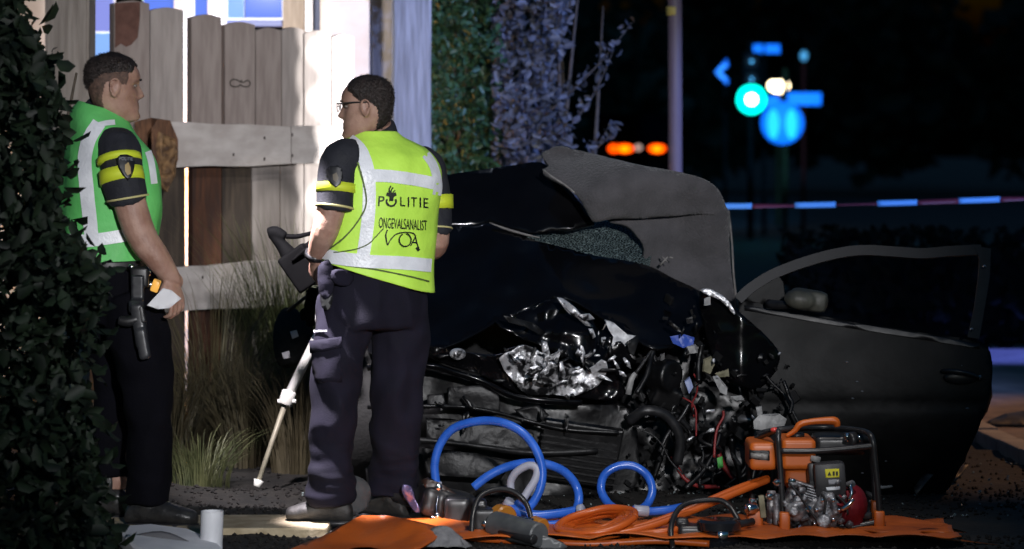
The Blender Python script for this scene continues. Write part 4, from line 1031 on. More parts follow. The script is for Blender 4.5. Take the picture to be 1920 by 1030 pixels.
# hidden tub behind the panels, rear wheels
def carring(y, w, z0, z1):
    return [Vector((.12 + w * math.copysign(abs(math.cos(a)) ** .45, math.cos(a)), y, (z0 + z1) / 2 + (z1 - z0) / 2 * math.copysign(abs(math.sin(a)) ** .5, math.sin(a)))) for a in [2 * math.pi * k / 28 for k in range(28)]]
V, F = loft([carring(13.75, .74, .25, .78), carring(14.0, .80, .2, .86), carring(15.0, .82, .18, .88), carring(15.8, .82, .2, .9), carring(16.4, .78, .26, .86), carring(16.7, .70, .34, .78)]); link('body', V, F, M_paint, car, angle=50)
def wheel(c, ax, r=.31, w=.19):
    c = Vector(c); ax = Vector(ax).normalized(); u = ax.orthogonal().normalized(); v = ax.cross(u)
    def ring(o, q): return [c + ax * o + (u * math.cos(2 * math.pi * k / 28) + v * math.sin(2 * math.pi * k / 28)) * q for k in range(28)]
    wv = loft([ring(-w / 2, r * .66), ring(-w / 2, r * .93), ring(-w / 3, r), ring(w / 3, r), ring(w / 2, r * .93), ring(w / 2, r * .66)])
    t = link('wheel', *wv, M_tyre, car, angle=40)
    sp = [cyl(c - ax * w * .52, c + ax * w * .52, r * .14, 14)]
    sp += [tube([c + ax * w * .53 * s, c + ax * w * .5 * s + (u * math.cos(a) + v * math.sin(a)) * r * .64], [r * .08, r * .06], 6, 1) for s in (-1, 1) for a in [2 * math.pi * k / 5 for k in range(5)]]
    link('rim', *join(*sp), M_rim, t)
for x in (-.66, .90): wheel((x, 15.9, .31), (1, 0, 0))
wheel((.98, 13.45, .3), (.75, .66, 0)); wheel((-.62, 13.4, .3), (1, .1, 0))
# black roof skin turned forward
cpart('roof', [(690, 360), (760, 344), (840, 328), (900, 320), (960, 311), (1015, 304), (1048, 335), (1082, 372), (1114, 416), (1100, 424), (1060, 430), (985, 436), (920, 420), (860, 424), (760, 428), (690, 430)],
      lambda x, y: 13.62 + .0016 * (425 - y) + .00022 * abs(x - 930) + .05 * math.sin(x * .016), M_paint, .02, 12, 3, crumple(.016, 4.5, 3, False))
# grey lining folded over it, in two flaps
def dl1(x, y):
    t = max(0, min(1, (x - 1010) / 100)); e = max(0, (x - 1300) / 70)
    return 13.52 + .14 * e * e + .10 * math.exp(-((y - 285) / 22) ** 2) + .05 * math.sin(x * .022 + 1 + y * .01) + .05 * math.sin(y * .035 + x * .004) - .03 * t
cpart('roof_lining', [(1014, 290), (1030, 281), (1062, 279), (1100, 286), (1180, 305), (1268, 321), (1318, 334), (1347, 355), (1362, 388), (1366, 405), (1340, 404), (1300, 403), (1250, 407), (1200, 410), (1150, 411), (1115, 417), (1103, 402), (1086, 372), (1062, 350), (1036, 333), (1018, 318), (1030, 308)], dl1, M_felt, .028, 11, 3, crumple(.012, 6, 4, False))
cpart('roof_lining', [(1130, 400), (1200, 398), (1300, 392), (1364, 390), (1368, 450), (1372, 520), (1379, 578), (1345, 562), (1310, 545), (1262, 522), (1213, 498), (1212, 470), (1196, 440), (1176, 420), (1140, 415)],
      lambda x, y: 13.60 + .1 * max(0, (x - 1300) / 70) ** 2 + .05 * math.sin(x * .03 - y * .012) + .035 * math.sin(y * .04 + x * .01), M_felt, .028, 11, 3, crumple(.012, 6, 7, False))
V, F = tube([P(1018, 318, 13.5), P(1036, 332, 13.46), P(1062, 349, 13.45), P(1086, 371, 13.45), P(1103, 401, 13.46), P(1113, 416, 13.47)], .0045, 6, 4); link('lining_edge', V, F, M_felt_e, car)
V, F = tube([P(1366, 395, 13.62), P(1372, 450, 13.66), P(1376, 520, 13.7), P(1383, 578, 13.72)], .005, 6, 4); link('lining_edge', V, F, M_felt_e, car)
for a, b, r in (((1238, 497), (1252, 482), .006), ((1252, 482), (1262, 484), .005), ((1240, 480), (1252, 492), .004)):
    V, F = tube([P(*a, 13.5), P(*b, 13.48)], [r, r * .6], 6, 1); link('torn_clip', V, F, M_felt_e, car)
# shattered windscreen
mg = bpy.data.materials.new('shattered_glass'); mg.use_nodes = True; n = mg.node_tree.nodes; l = mg.node_tree.links; b = n['Principled BSDF']
tc = n.new('ShaderNodeTexCoord'); vo = n.new('ShaderNodeTexVoronoi'); vo.feature = 'DISTANCE_TO_EDGE'; vo.inputs['Scale'].default_value = 80
mpn = n.new('ShaderNodeMapping'); mpn.inputs['Scale'].default_value = (1, .6, 2.2); l.new(tc.outputs['Object'], mpn.inputs[0]); l.new(mpn.outputs[0], vo.inputs['Vector'])
cr = n.new('ShaderNodeValToRGB'); cr.color_ramp.elements[0].position = .02; cr.color_ramp.elements[1].position = .09; cr.color_ramp.elements[0].color = (.17, .22, .22, 1); cr.color_ramp.elements[1].color = (.006, .011, .012, 1)
l.new(vo.outputs['Distance'], cr.inputs[0]); l.new(cr.outputs[0], b.inputs['Base Color']); b.inputs['Roughness'].default_value = .25
nz = n.new('ShaderNodeTexNoise'); nz.inputs['Scale'].default_value = 60; bp = n.new('ShaderNodeBump'); bp.inputs['Strength'].default_value = .6; l.new(tc.outputs['Object'], nz.inputs['Vector']); l.new(nz.outputs[0], bp.inputs['Height']); l.new(bp.outputs[0], b.inputs['Normal'])
cpart('windscreen', [(975, 436), (1040, 428), (1110, 416), (1180, 415), (1216, 440), (1218, 502), (1170, 494), (1110, 482), (1050, 466), (1000, 450)], lambda x, y: 13.78 - .0028 * (y - 415) + .02 * math.sin(x * .05), mg, .006, 9, 2, crumple(.008, 14, 2, False))
V, F = tube([P(918, 418, 13.55), P(950, 430, 13.52), P(985, 440, 13.5), P(1012, 446, 13.5)], [.006, .011, .010, .005], 8, 4, flat=.5); link('windscreen_trim', V, F, M_felt_e, car)
# bonnet, buckled and shoved back
def bonnet_d(x, y):
    return 13.55 - .0031 * (y - 430) + .0004 * abs(x - 1050) - .06 * math.exp(-((x - 1000 - (y - 500) * .9) / 60) ** 2)
cpart('bonnet', [(690, 432), (760, 426), (860, 424), (920, 419), (955, 432), (1000, 449), (1060, 466), (1120, 480), (1210, 497), (1262, 522), (1310, 545), (1326, 575), (1318, 610), (1280, 640), (1235, 655), (1200, 640), (1160, 615), (1120, 590), (1060, 560), (1000, 575), (950, 592), (900, 620), (850, 645), (800, 655), (690, 660)], bonnet_d, M_paint, .012, 10, 3, crumple(.016, 5, 3, True))
# lower bonnet fold with torn bright edge
cpart('bonnet_fold', [(930, 600), (990, 580), (1048, 558), (1085, 578), (1112, 600), (1130, 625), (1150, 600), (1190, 625), (1196, 640), (1165, 680), (1120, 690), (1060, 670), (1010, 648), (960, 625)], lambda x, y: 13.02 - .0012 * (y - 580) + .0002 * abs(x - 1060), M_paint, .01, 8, 2, crumple(.035, 8, 6))
for o, m in (([(1046, 558), (1058, 562), (1078, 578), (1100, 602), (1112, 614), (1098, 612), (1078, 592), (1058, 574)], M_bare), ([(1086, 590), (1106, 588), (1116, 598), (1098, 602)], M_bare), ([(1134, 600), (1150, 604), (1176, 626), (1196, 632), (1180, 646), (1160, 658), (1146, 650), (1150, 632), (1140, 616)], mat('white_scraped_paint', (.75, .76, .78), .5, col2=(.4, .4, .42), scale=26)), ([(1104, 616), (1112, 616), (1118, 632), (1112, 636)], M_bare), ([(944, 592), (968, 596), (1002, 606), (1022, 624), (1012, 628), (984, 612), (956, 604)], M_greypl), ([(1176, 640), (1196, 628), (1198, 640), (1188, 668), (1180, 660)], M_greypl)):
    c = (sum(p[0] for p in o) / len(o), sum(p[1] for p in o) / len(o))
    cpart('torn_edge', o, lambda x, y: 12.9 + .0015 * (x - c[0]), m, .006, 6, 1, crumple(.014, 16, c[0] * .01))
# crumpled slam panel, bright where it is torn
cpart('front_panel', [(798, 652), (830, 650), (870, 660), (930, 668), (950, 655), (985, 646), (1010, 658), (1030, 676), (1070, 684), (1110, 694), (1140, 650), (1166, 640), (1180, 668), (1160, 705), (1172, 740), (1140, 752), (1080, 744), (1040, 742), (985, 742), (940, 722), (900, 702), (850, 690), (800, 668)], lambda x, y: 12.86 + .0008 * (y - 640) + .0001 * abs(x - 1000), M_paint, .008, 6, 2, crumple(.022, 9, 2))
cpart('torn_panel', [(936, 672), (960, 656), (985, 647), (1008, 658), (1030, 676), (1062, 686), (1098, 696), (1128, 676), (1140, 690), (1118, 724), (1080, 742), (1040, 741), (990, 741), (962, 716)], lambda x, y: 12.81 + .0008 * (y - 640), M_bare, .006, 5, 2, crumple(.022, 9, 4))
rnd = random.Random(31)
shard = []
def shard_outline(cx, cy, s, k=5):
    an = rnd.uniform(0, 3.14); ca, sa = math.cos(an), math.sin(an); el = rnd.uniform(1.1, 2.4); out = []
    for i in range(k):
        a = 2 * math.pi * i / k + rnd.uniform(-.4, .4); u, w = s * el * math.cos(a) * rnd.uniform(.7, 1.1), s * .55 * math.sin(a) * rnd.uniform(.6, 1.2)
        out.append((cx + u * ca - w * sa, cy + u * sa + w * ca))
    return out
for i in range(20):
    t = rnd.random(); x = 950 + 150 * t + rnd.gauss(0, 18); y = 664 + 52 * t + rnd.gauss(0, 18)
    o = shard_outline(x, y, rnd.uniform(5, 15))
    cpart('metal_shard', o, lambda X, Y: 12.78 + .004 * (X - x) * rnd.choice((-1, 1)) * .3, M_bare if rnd.random() < .75 else M_scrap, .003, 6, 1, crumple(.008, 16, i))
for i in range(14):
    x = 1130 + rnd.gauss(0, 24); y = 678 + rnd.gauss(0, 22); o = shard_outline(x, y, rnd.uniform(4, 11))
    cpart('metal_shard', o, lambda X, Y: 12.8, M_bare, .003, 5, 1, crumple(.008, 16, i + 3))
for i in range(22):
    x = rnd.uniform(805, 1200); y = rnd.uniform(650, 800); o = shard_outline(x, y, rnd.uniform(4, 13))
    cpart('metal_shard', o, lambda X, Y: 12.82, rnd.choice((M_scrap, M_scrap, M_scrap, M_greypl)), .004, 6, 1, crumple(.008, 14, i + 9))
V, F = ell(P(858, 664, 12.84), (.035, .02, .025)); link('lamp_fragment', V, F, M_bare, car)
# grille, bumper and lower beams
cpart('bumper', [(690, 700), (800, 694), (850, 704), (900, 716), (950, 735), (985, 752), (1040, 756), (1120, 760), (1180, 770), (1200, 850), (1180, 930), (1000, 940), (800, 930), (690, 930)], lambda x, y: 13.05 + .00035 * abs(x - 1000), M_scrap, .02, 14, 2, crumple(.02, 4, 8))
for pth, r, m in (([(690, 690), (800, 686), (850, 698), (905, 716), (960, 742), (1020, 752), (1090, 755)], .022, M_paint), ([(690, 764), (800, 762), (870, 764), (930, 774), (990, 790), (1060, 806), (1160, 812)], .014, M_scrap), ([(700, 830), (790, 826), (900, 838), (1000, 850), (1120, 846)], .02, M_greypl)):
    V, F = tube([P(x, y, 12.9 + .02 * math.sin(x * .03)) for x, y in pth], r, 10, 5, flat=.6); link('bumper_beam', V, F, m, car)
for o in ([(842, 726), (900, 722), (935, 740), (938, 772), (880, 768), (840, 760)], [(800, 740), (832, 738), (836, 764), (802, 766)], [(800, 786), (880, 790), (1000, 812), (1000, 846), (880, 832), (800, 824)], [(700, 735), (760, 730), (790, 760), (780, 800), (700, 810)], [(970, 770), (1010, 762), (1030, 780), (1000, 796)], [(790, 840), (900, 850), (960, 870), (940, 900), (800, 890)]):
    cpart('broken_panel', o, lambda x, y: 12.92, M_greypl, .012, 9, 1, crumple(.012, 7, o[0][0] * .02))
# left front corner: fender, wiring loom, loose trim
cpart('inner_wing', [(1160, 640), (1240, 600), (1320, 590), (1400, 640), (1470, 720), (1500, 800), (1480, 930), (1300, 950), (1150, 930), (1150, 760)], lambda x, y: 13.28, M_scrap, .02, 14, 2, crumple(.035, 7, 12))
cpart('fender', [(1312, 546), (1340, 550), (1362, 564), (1382, 582), (1430, 622), (1458, 655), (1462, 676), (1450, 704), (1424, 730), (1398, 728), (1370, 716), (1346, 690), (1330, 650), (1316, 600)], lambda x, y: 13.02 + .0009 * abs(x - 1390), M_paint, .012, 9, 2, crumple(.012, 6, 3, False))
cpart('fender_edge', [(1312, 544), (1328, 541), (1346, 549), (1364, 562), (1378, 584), (1376, 590), (1360, 572), (1344, 560), (1326, 553)], lambda x, y: 12.98, M_bare, .006, 6, 2)
V, F = tube([P(1178, 740, 12.9), P(1184, 712, 12.9), P(1192, 700, 12.9)], [.013, .013, .010], 8, 2, flat=.5); link('bracket', V, F, M_whitepl, car)
V, F = tube([P(1192, 700, 12.9), P(1212, 672, 12.92), P(1228, 648, 12.94)], [.008, .007, .005], 8, 3); link('bracket', V, F, M_greypl, car)
for o, m, nm, Y in (([(1256, 632), (1280, 626), (1302, 634), (1300, 648), (1280, 652), (1262, 644)], M_bluepl, 'reservoir_cap', 12.95), ([(1288, 650), (1302, 648), (1306, 662), (1294, 664)], M_whitepl, 'broken_trim', 12.94), ([(1322, 676), (1334, 670), (1340, 684), (1332, 702), (1320, 696)], M_cream, 'foam_block', 12.95), ([(1340, 700), (1366, 692), (1368, 706), (1350, 708)], M_cream, 'foam_block', 12.94), ([(1336, 706), (1346, 704), (1364, 728), (1362, 742), (1350, 736)], M_whitepl, 'broken_trim', 12.9), ([(1370, 744), (1390, 742), (1396, 750), (1380, 752)], M_whitepl, 'broken_trim', 12.9), ([(1284, 716), (1294, 708), (1300, 726), (1292, 738)], mat('pale_blue_plastic', (.25, .3, .5), .4), 'broken_trim', 12.9), ([(1418, 764), (1428, 762), (1430, 776), (1420, 780)], M_whitepl, 'broken_trim', 12.72), ([(1412, 790), (1424, 778), (1440, 780), (1462, 776), (1476, 786), (1470, 800), (1440, 808), (1414, 804)], M_whitepl, 'broken_trim', 12.55), ([(1344, 860), (1354, 856), (1356, 876), (1346, 878)], M_green, 'connector', 12.9), ([(1238, 664), (1246, 662), (1246, 674), (1238, 676)], M_greypl, 'connector', 12.95), ([(1320, 560), (1332, 556), (1332, 572), (1320, 574)], M_whitepl, 'broken_trim', 12.96), ([(1286, 598), (1298, 594), (1300, 606), (1288, 608)], M_greypl, 'connector', 12.97)):
    V, F = sheet(o, lambda x, y: Y, .012, 6, 1, crumple(.008, 14, o[0][0] * .03)); link(nm, V, F, m, car, smooth=False)
for i in range(26):
    x = rnd.uniform(1200, 1470); y = rnd.uniform(640, 880); p = [P(x, y, 12.98 + rnd.uniform(-.1, .1))]
    d = Vector((rnd.uniform(-1, 1), rnd.uniform(-.5, .4), rnd.uniform(-1.6, -.2))) * .04
    for k in range(4):
        d = d + Vector((rnd.uniform(-1, 1), rnd.uniform(-.4, .4), rnd.uniform(-1, .4))) * .03; q = p[-1] + d
        q.z = max(q.z, .04); p.append(q)
    V, F = tube(p, rnd.choice((.004, .006, .009, .012)), 6, 4); link('wire', V, F, rnd.choice((M_black, M_black, M_black, M_scrap, M_scrap, M_redw, M_greypl, M_black)), car)
sv, sf = [], []
for i in range(260):
    x = rnd.uniform(1170, 1490); y = 560 + 360 * rnd.random() ** .8 ; s = rnd.uniform(.006, .028); Y = 13.1 + rnd.uniform(-.14, .1)
    if y < 660 and not (1240 < x < 1345): continue
    c = P(x, y, Y); c.z = max(c.z, .04)
    sv, sf = join((sv, sf), box(c, (s * rnd.uniform(.5, 2), s * .6, s * rnd.uniform(.4, 1.6)), Euler((rnd.uniform(-1, 1), rnd.uniform(-1, 1), rnd.uniform(-1, 1))), s * .1))
o = link('engine_scrap', sv, sf, mat('matt_scrap', (.003, .003, .003), .65, col2=(.014, .014, .015), scale=9, spec=.3), car, smooth=False); o['kind'] = 'stuff'
for i in range(60):
    x = rnd.uniform(1190, 1480); y = 600 + 300 * rnd.random(); o = shard_outline(x, y, rnd.uniform(3.5, 10))
    if y < 660 and not (1240 < x < 1340): continue
    V, F = sheet(o, lambda X, Y: 12.95 + .1 * math.sin(x), .004, 6, 1, crumple(.008, 14, i * 1.3)); link('metal_shard', V, F, rnd.choice((M_scrap, M_scrap, M_greypl, M_bare, M_scrap)), car)
rad = box(P(1085, 850, 12.98), (.34, .05, .26), Euler((R(12), R(9), R(8))), .008); ro = link('radiator', *rad, M_scrap, car, smooth=False)
for k in range(9):
    V, F = box(P(1085, 800 + k * 12.5, 12.945 + .0006 * k), (.33, .012, .008), Euler((R(12), R(9), R(8)))); link('fin', V, F, M_greypl, ro, smooth=False)
hel = [P(1332, 800, 13.0) + Vector((.045 * math.cos(t), .045 * math.sin(t), -.016 * t)) for t in [k * .5 for k in range(40)]]
hel = [Vector((v.x, v.y, max(.04, v.z))) for v in hel[:34]]
V, F = tube(hel, .008, 8, 2); link('coil_spring', V, F, M_greypl, car)
V, F = tube([P(1180, 790, 12.93), P(1210, 770, 12.9), P(1250, 780, 12.92), P(1275, 820, 12.94), P(1270, 870, 12.96)], .022, 12, 5); link('radiator_hose', V, F, M_black, car)
V, F = remesh([cyl(P(1225, 700, 13.02), P(1262, 706, 12.94), .07, 22), box(P(1248, 742, 13.0), (.12, .1, .1), Euler((.3, .4, .2)), .01)], .007, 2); link('alternator', V, F, M_scrap, car)
# driver door standing open
door = None
def dd(x, y):
    t = (y - 640) / 300; h = (x - 1390) / 470
    return 13.16 - .06 * math.sin(max(0, min(1, (y - 560) / 380)) * 3.1) - .10 * h + .0 * t + (.10 * ((y - 760) / 190) ** 2 if y > 760 else 0) + (.008 if 742 < y < 775 else 0) * math.exp(-((y - 758) / 8) ** 2)
door = cpart('door', [(1384, 566), (1440, 572), (1500, 583), (1580, 600), (1660, 613), (1760, 628), (1836, 640), (1857, 662), (1861, 700), (1855, 742), (1834, 806), (1796, 886), (1764, 932), (1700, 942), (1560, 944), (1450, 938), (1424, 880), (1408, 780), (1395, 660)], dd, M_paintd, .03, 11, 2, crumple(.004, 5, 5, False))
cpart('door_inner', [(1400, 580), (1500, 596), (1660, 626), (1830, 652), (1850, 700), (1825, 800), (1760, 920), (1460, 925), (1425, 860), (1405, 680)], lambda x, y: dd(x, y) + .075, M_black, .02, 22, 2, parent=door)
cpart('door_seal', [(1396, 572), (1600, 606), (1836, 644), (1836, 654), (1600, 616), (1396, 582)], lambda x, y: dd(x, y) - .012, M_black, .01, 12, 1, parent=door)
fr = [(1384, 562), (1408, 540), (1450, 514), (1510, 491), (1570, 475), (1620, 469), (1680, 472), (1730, 475), (1780, 471), (1840, 468)]
def frame_d(x, y): return 13.14 - .10 * (x - 1390) / 470 + .0004 * (560 - y)
M_frame = mat('window_frame_grey', (.03, .03, .032), .6, col2=(.05, .05, .053), scale=12, spec=.3)
o = stroke(fr, 19, 6); V, F = sheet(o, frame_d, .03, 9, 1); link('window_frame', V, F, M_frame, door, angle=40)
o = [(1828, 462), (1858, 466), (1856, 520), (1846, 580), (1836, 636), (1814, 632), (1826, 580), (1834, 520), (1836, 484)]
V, F = sheet(o, lambda x, y: frame_d(x, y) - .006, .03, 9, 1); link('window_frame', V, F, M_frame, door, angle=40)
V, F = sheet([(1388, 560), (1412, 538), (1455, 514), (1470, 528), (1474, 576), (1430, 570)], lambda x, y: frame_d(x, y) + .012, .02, 9, 1); link('mirror_triangle', V, F, M_paintd, door)
V, F = remesh([box(P(1516, 563, 12.98), (.165, .085, .092), Euler((0, R(9), R(-8))), .034), ell(P(1500, 562, 12.95), (.07, .05, .043), Euler((0, R(9), 0)))], .005, 5); mi = link('mirror', V, F, mat('dusty_mirror_shell', (.03, .03, .026), .5, col2=(.10, .10, .08), scale=10), door)
V, F = tube([P(1440, 570, 13.08), P(1470, 572, 13.02), P(1490, 570, 13.0)], [.02, .018, .016], 10, 3); link('mirror_arm', V, F, M_black, mi)
V, F = tube([P(1768, 696, 12.99), P(1785, 696, 12.955), P(1812, 700, 12.95), P(1834, 708, 12.97)], [.012, .014, .014, .010], 12, 4, flat=.7); link('handle', V, F, mat('handle_grey', (.03, .03, .032), .3), door)
V, F = cyl(P(1838, 709, 13.01), P(1838, 709, 12.975), .012, 14); link('lock', V, F, M_bare, door)
V, F = ell(P(1802, 708, 13.0), (.075, .014, .03)); link('handle_recess', V, F, M_black, door)
for i in range(13):
    x = rnd.uniform(1420, 1840); y = rnd.uniform(600, 900); s = rnd.uniform(.002, .0045); V, F = ell(P(x, y, dd(x, y) - s), (s * rnd.uniform(1, 3), s, s), None, 6, 4); link('glass_splinter', V, F, M_bare, door)
for (x, y) in ((1846, 500), (1822, 618)):
    V, F = ell(P(x, y, 13.0), (.007, .005, .007), None, 8, 6); link('bolt', V, F, M_bare, door)
# loose steel bar and cardboard-like scrap under the bumper
V, F = tube([P(800, 735, 12.75), P(826, 800, 12.6), P(862, 905, 12.45)], .0125, 10, 3)
# debris on the ground
M_deb = mat('debris_dark', (.02, .02, .02), .5, col2=(.06, .06, .06), scale=20)
debris_labels = ['jagged dark plastic scrap on the ground below the open door', 'bent dark scrap strip on the soil right of the generator', 'small pale broken trim on the ground under the door', 'dark twisted scrap lying near the kerb']
for (x, y), s, m, lb in zip(((1640, 948), (1730, 930), (1660, 922), (1800, 905)), (.07, .09, .05, .08), (M_deb, M_deb, M_whitepl, M_deb), debris_labels):
    o_ = shard_outline(x, y - s * 100, s * 190, 8); Yg = GY(y) - .03
    V, F = sheet(o_, lambda X, Y: Yg + .003 * (y - Y), .008, 8, 1, crumple(.03, 14, x * .01))
    zmin = min(v.z for v in V); V = [Vector((v.x, v.y, v.z - zmin + .01)) for v in V]
    tag(link('scrap_piece', V, F, m), lb, 'scrap', 'scrap pieces lying on the ground')
rnd2 = random.Random(8); dv, df = [], []
for i in range(420):
    x = rnd2.uniform(-.9, 2.4); y = rnd2.uniform(12.2, 14.6); s = rnd2.uniform(.003, .012)
    dv, df = join((dv, df), box((x, y, soil_z(x, y) + s * .5), (s, s * .7, s * .5), Euler((rnd2.uniform(-1, 1), rnd2.uniform(-1, 1), rnd2.uniform(0, 3)))))
tag(link('glass_crumbs', dv, df, mat('glass_crumbs', (.25, .3, .3), .15), smooth=False), 'crumbs of broken glass strewn on the ground round the wreck', 'glass', kind='stuff')
# rock-pale leaflike litter on the road
for (x, y, lb) in ((1880, 795, 'dark leafy litter lying on the lit road near the right edge'),):
    V, F = sheet([(1848, 800), (1870, 788), (1900, 782), (1935, 780), (1950, 792), (1930, 802), (1890, 806)], lambda X, Y: GY(806) + .006 * (806 - Y), .01, 9, 2, crumple(.03, 10, 3))
    zmin = min(v.z for v in V); V = [Vector((v.x, v.y, v.z - zmin + .014)) for v in V]
    tag(link('road_litter', V, F, M_deb), lb, 'litter')
# ================================================================== RESCUE GEAR
# ---- survey tripod with its instrument
M_alu = mat('bright_aluminium', (.88, .87, .84), .4, .1, col2=(.76, .74, .68), scale=10)
M_legd = mat('tripod_leg_worn', (.35, .32, .24), .5, .2, col2=(.26, .23, .17), scale=14)
apex = P(650, 505, 13.45)
tri = thing('tripod', 'aluminium survey tripod with splayed legs behind the right officer', 'tripod', Vector((apex.x, apex.y, 0)))
V, F = cyl(apex - Vector((0, 0, .06)), apex + Vector((0, 0, .02)), .07, 20); link('head', V, F, M_black, tri)
def tleg(foot, mid, m1, m2, r1=.021, r2=.0125):
    f = foot; m = mid
    V, F = tube([apex - Vector((0, 0, .03)), m], r1, 12, 1); l1 = link('leg', V, F, m1, tri)
    V, F = tube([m, f], [r2, r2 * .8], 12, 1); link('lower_tube', V, F, m2, l1)
    d = (f - m).normalized(); V, F = cyl(m - d * .035, m + d * .03, .032, 16); link('clamp', V, F, m1, l1)
    V, F = cyl(m - d * .0 + Vector((-.04, -.01, -.01)), m + Vector((.04, -.01, -.01)), .010, 10); link('clamp_lever', V, F, m1, l1)
    V, F = cyl(f - d * .03, f + d * .0, .022, 14, .014); link('foot', V, F, M_alu, l1)
f1 = P(481, 917, GY(917)); m1 = P(538, 748, apex.y + (f1.y - apex.y) * .62)
f1.z = .01; tleg(f1, m1, M_alu, M_legd)
f2 = P(866, 917, GY(917)); f2.z = .01; tleg(f2, apex.lerp(f2, .6), M_alu, M_legd)
f3 = P(566, 862, GY(862)); f3.z = .01; tleg(f3, apex.lerp(f3, .55), M_legd, M_legd)
V, F = cyl(P(592, 592, 13.3), P(580, 604, 13.3), .02, 12); link('clamp', V, F, M_alu, tri)
# instrument: pan handle, yoke and body, black
M_ins = mat('matt_black_casting', (.0015, .0015, .002), .8, col2=(.003, .003, .0035), scale=20, spec=.1)
ins = thing('camera_instrument', 'black camera instrument with a pan handle on top of the tripod', 'camera', apex + Vector((0, 0, .02)))
YI = 12.75
V, F = remesh([tube([P(502, 438, YI), P(516, 436, YI), P(534, 446, YI)], [.022, .028, .024], 14, 3), tube([P(512, 440, YI), P(530, 462, YI), P(548, 486, YI), P(562, 500, YI)], [.022, .028, .042, .05], 12, 3)], .006, 2); link('pan_handle', V, F, M_ins, ins)
V, F = tube([P(526, 442, YI), P(555, 444, YI), P(585, 438, YI), P(610, 442, YI)], [.011, .010, .009, .008], 10, 4); link('lever', V, F, M_ins, ins)
V, F = remesh([box(P(566, 503, YI), (.13, .11, .17), Euler((0, R(-35), 0)), .01), box(P(552, 492, YI), (.07, .07, .06), Euler((0, R(25), 0)), .01), box(P(582, 467, YI), (.13, .07, .06), Euler((0, R(-42), 0)), .006), box(P(583, 520, YI + .05), (.06, .08, .05), None, .008), tube([P(560, 505, YI), P(590, 520, YI + .2), P(640, 500, 13.4)], [.035, .035, .045], 12, 3)], .006, 2); link('body', V, F, M_ins, ins)
V, F = tube([P(548, 490, YI - .06), P(570, 470, YI - .07), P(598, 455, YI - .06)], .006, 8, 3); link('strap', V, F, M_ins, ins)
V, F = cyl(P(582, 545, YI + .2), P(582, 610, YI + .25), .02, 14); link('column', V, F, M_ins, ins)
V, F = remesh([box(P(585, 560, YI + .1), (.05, .06, .09), Euler((0, R(14), 0)), .01), box(P(574, 590, YI + .12), (.05, .05, .05), None, .01)], .006, 2); link('grip', V, F, M_ins, ins)
# black case hung on the tripod
bg_ = thing('equipment_bag', 'black equipment bag with small white tags hanging on the tripod', 'bag', P(548, 690, 13.72))
V, F = sheet([(522, 590), (534, 576), (556, 580), (572, 596), (586, 612), (582, 648), (566, 678), (540, 690), (522, 684), (512, 650), (514, 612)], lambda x, y: 13.72 + .00002 * ((x - 548) ** 2 + (y - 634) ** 2), .1, 9, 2, crumple(.01, 9, 4, False)); link('body', V, F, mat('black_nylon', (.004, .005, .006), .7, col2=(.008, .010, .011), scale=16, bump=.4), bg_)
for o in ([(544, 622), (556, 619), (560, 631), (548, 636)], [(528, 662), (542, 658), (544, 670), (532, 674)]):
    V, F = sheet(o, lambda x, y: 13.69, .003, 6, 1); link('tag', V, F, M_paper, bg_)
V, F = tube([P(540, 584, 13.72), P(570, 560, 13.62), P(620, 525, 13.5)], .008, 8, 3); link('strap', V, F, M_black, bg_)
# grey padded case between the feet
V, F = sheet([(622, 918), (640, 902), (668, 902), (690, 914), (696, 940), (684, 966), (650, 976), (626, 964), (616, 940)], lambda x, y: 11.98 + .00002 * ((x - 655) ** 2 + (y - 940) ** 2), .11, 8, 2, crumple(.012, 8, 5, False))
zm = min(v.z for v in V); V = [v - Vector((0, 0, zm - .035)) for v in V]
tag(link('kit_bag', V, F, mat('grey_dusty_canvas', (.035, .037, .04), .8, col2=(.075, .078, .082), scale=10, bump=.4)), 'round grey dusty kit bag on the ground between the boots of the right officer', 'bag')

# ---- white road sign foot lying in front
ws = thing('sign_base', 'white plastic sign base with an upright tube stub in the lower left foreground', 'sign base', P(330, 1030, 11.3))
M_wp = mat('white_plastic_worn', (.8, .81, .84), .5, col2=(.66, .67, .7), scale=8, bump=.15)
YS = 11.25
bm_ = [Vector((P(x, 0, Y).x, Y, z)) for x, Y, z in ((218, 11.55, .044), (280, 11.62, .044), (352, 11.6, .028), (405, 11.45, .004), (430, 11.1, .0), (300, 10.95, .0), (250, 11.1, .03))]
top = bm_; bot = [Vector((v.x, v.y, -.01)) for v in bm_]
c0 = sum(top, Vector()) / 7
ins_ = [c0.lerp(v, .93) + Vector((0, 0, .012)) for v in top]
V = bot + top + ins_; F = [tuple(range(6, -1, -1)), tuple(range(14, 21))] + [(i, (i + 1) % 7, 7 + (i + 1) % 7, 7 + i) for i in range(7)] + [(7 + i, 7 + (i + 1) % 7, 14 + (i + 1) % 7, 14 + i) for i in range(7)]
V, F = recalc(V, F); link('base_plate', V, F, M_wp, ws, angle=30)
a = P(396, 1023, 11.38); b = P(398, 958, 11.38)
def ringz(c, r): return [c + Vector((r * math.cos(2 * math.pi * k / 28), r * math.sin(2 * math.pi * k / 28), 0)) for k in range(28)]
V, F = loft([ringz(a - Vector((0, 0, .03)), .046), ringz(a, .042), ringz(b, .042), ringz(b, .036), ringz(b - Vector((0, 0, .04)), .035)], True); link('tube', V, F, M_wp, ws, angle=40)
V, F = tube([P(240, 1012, 11.33), P(300, 1014, 11.31), P(352, 1022, 11.28)], [.004, .012, .005], 8, 4, flat=3); link('recess_shade', V, F, mat('recess_shade_grey', (.12, .12, .13), .7), ws)  # grey strip laid on the plate as the shade of a recess

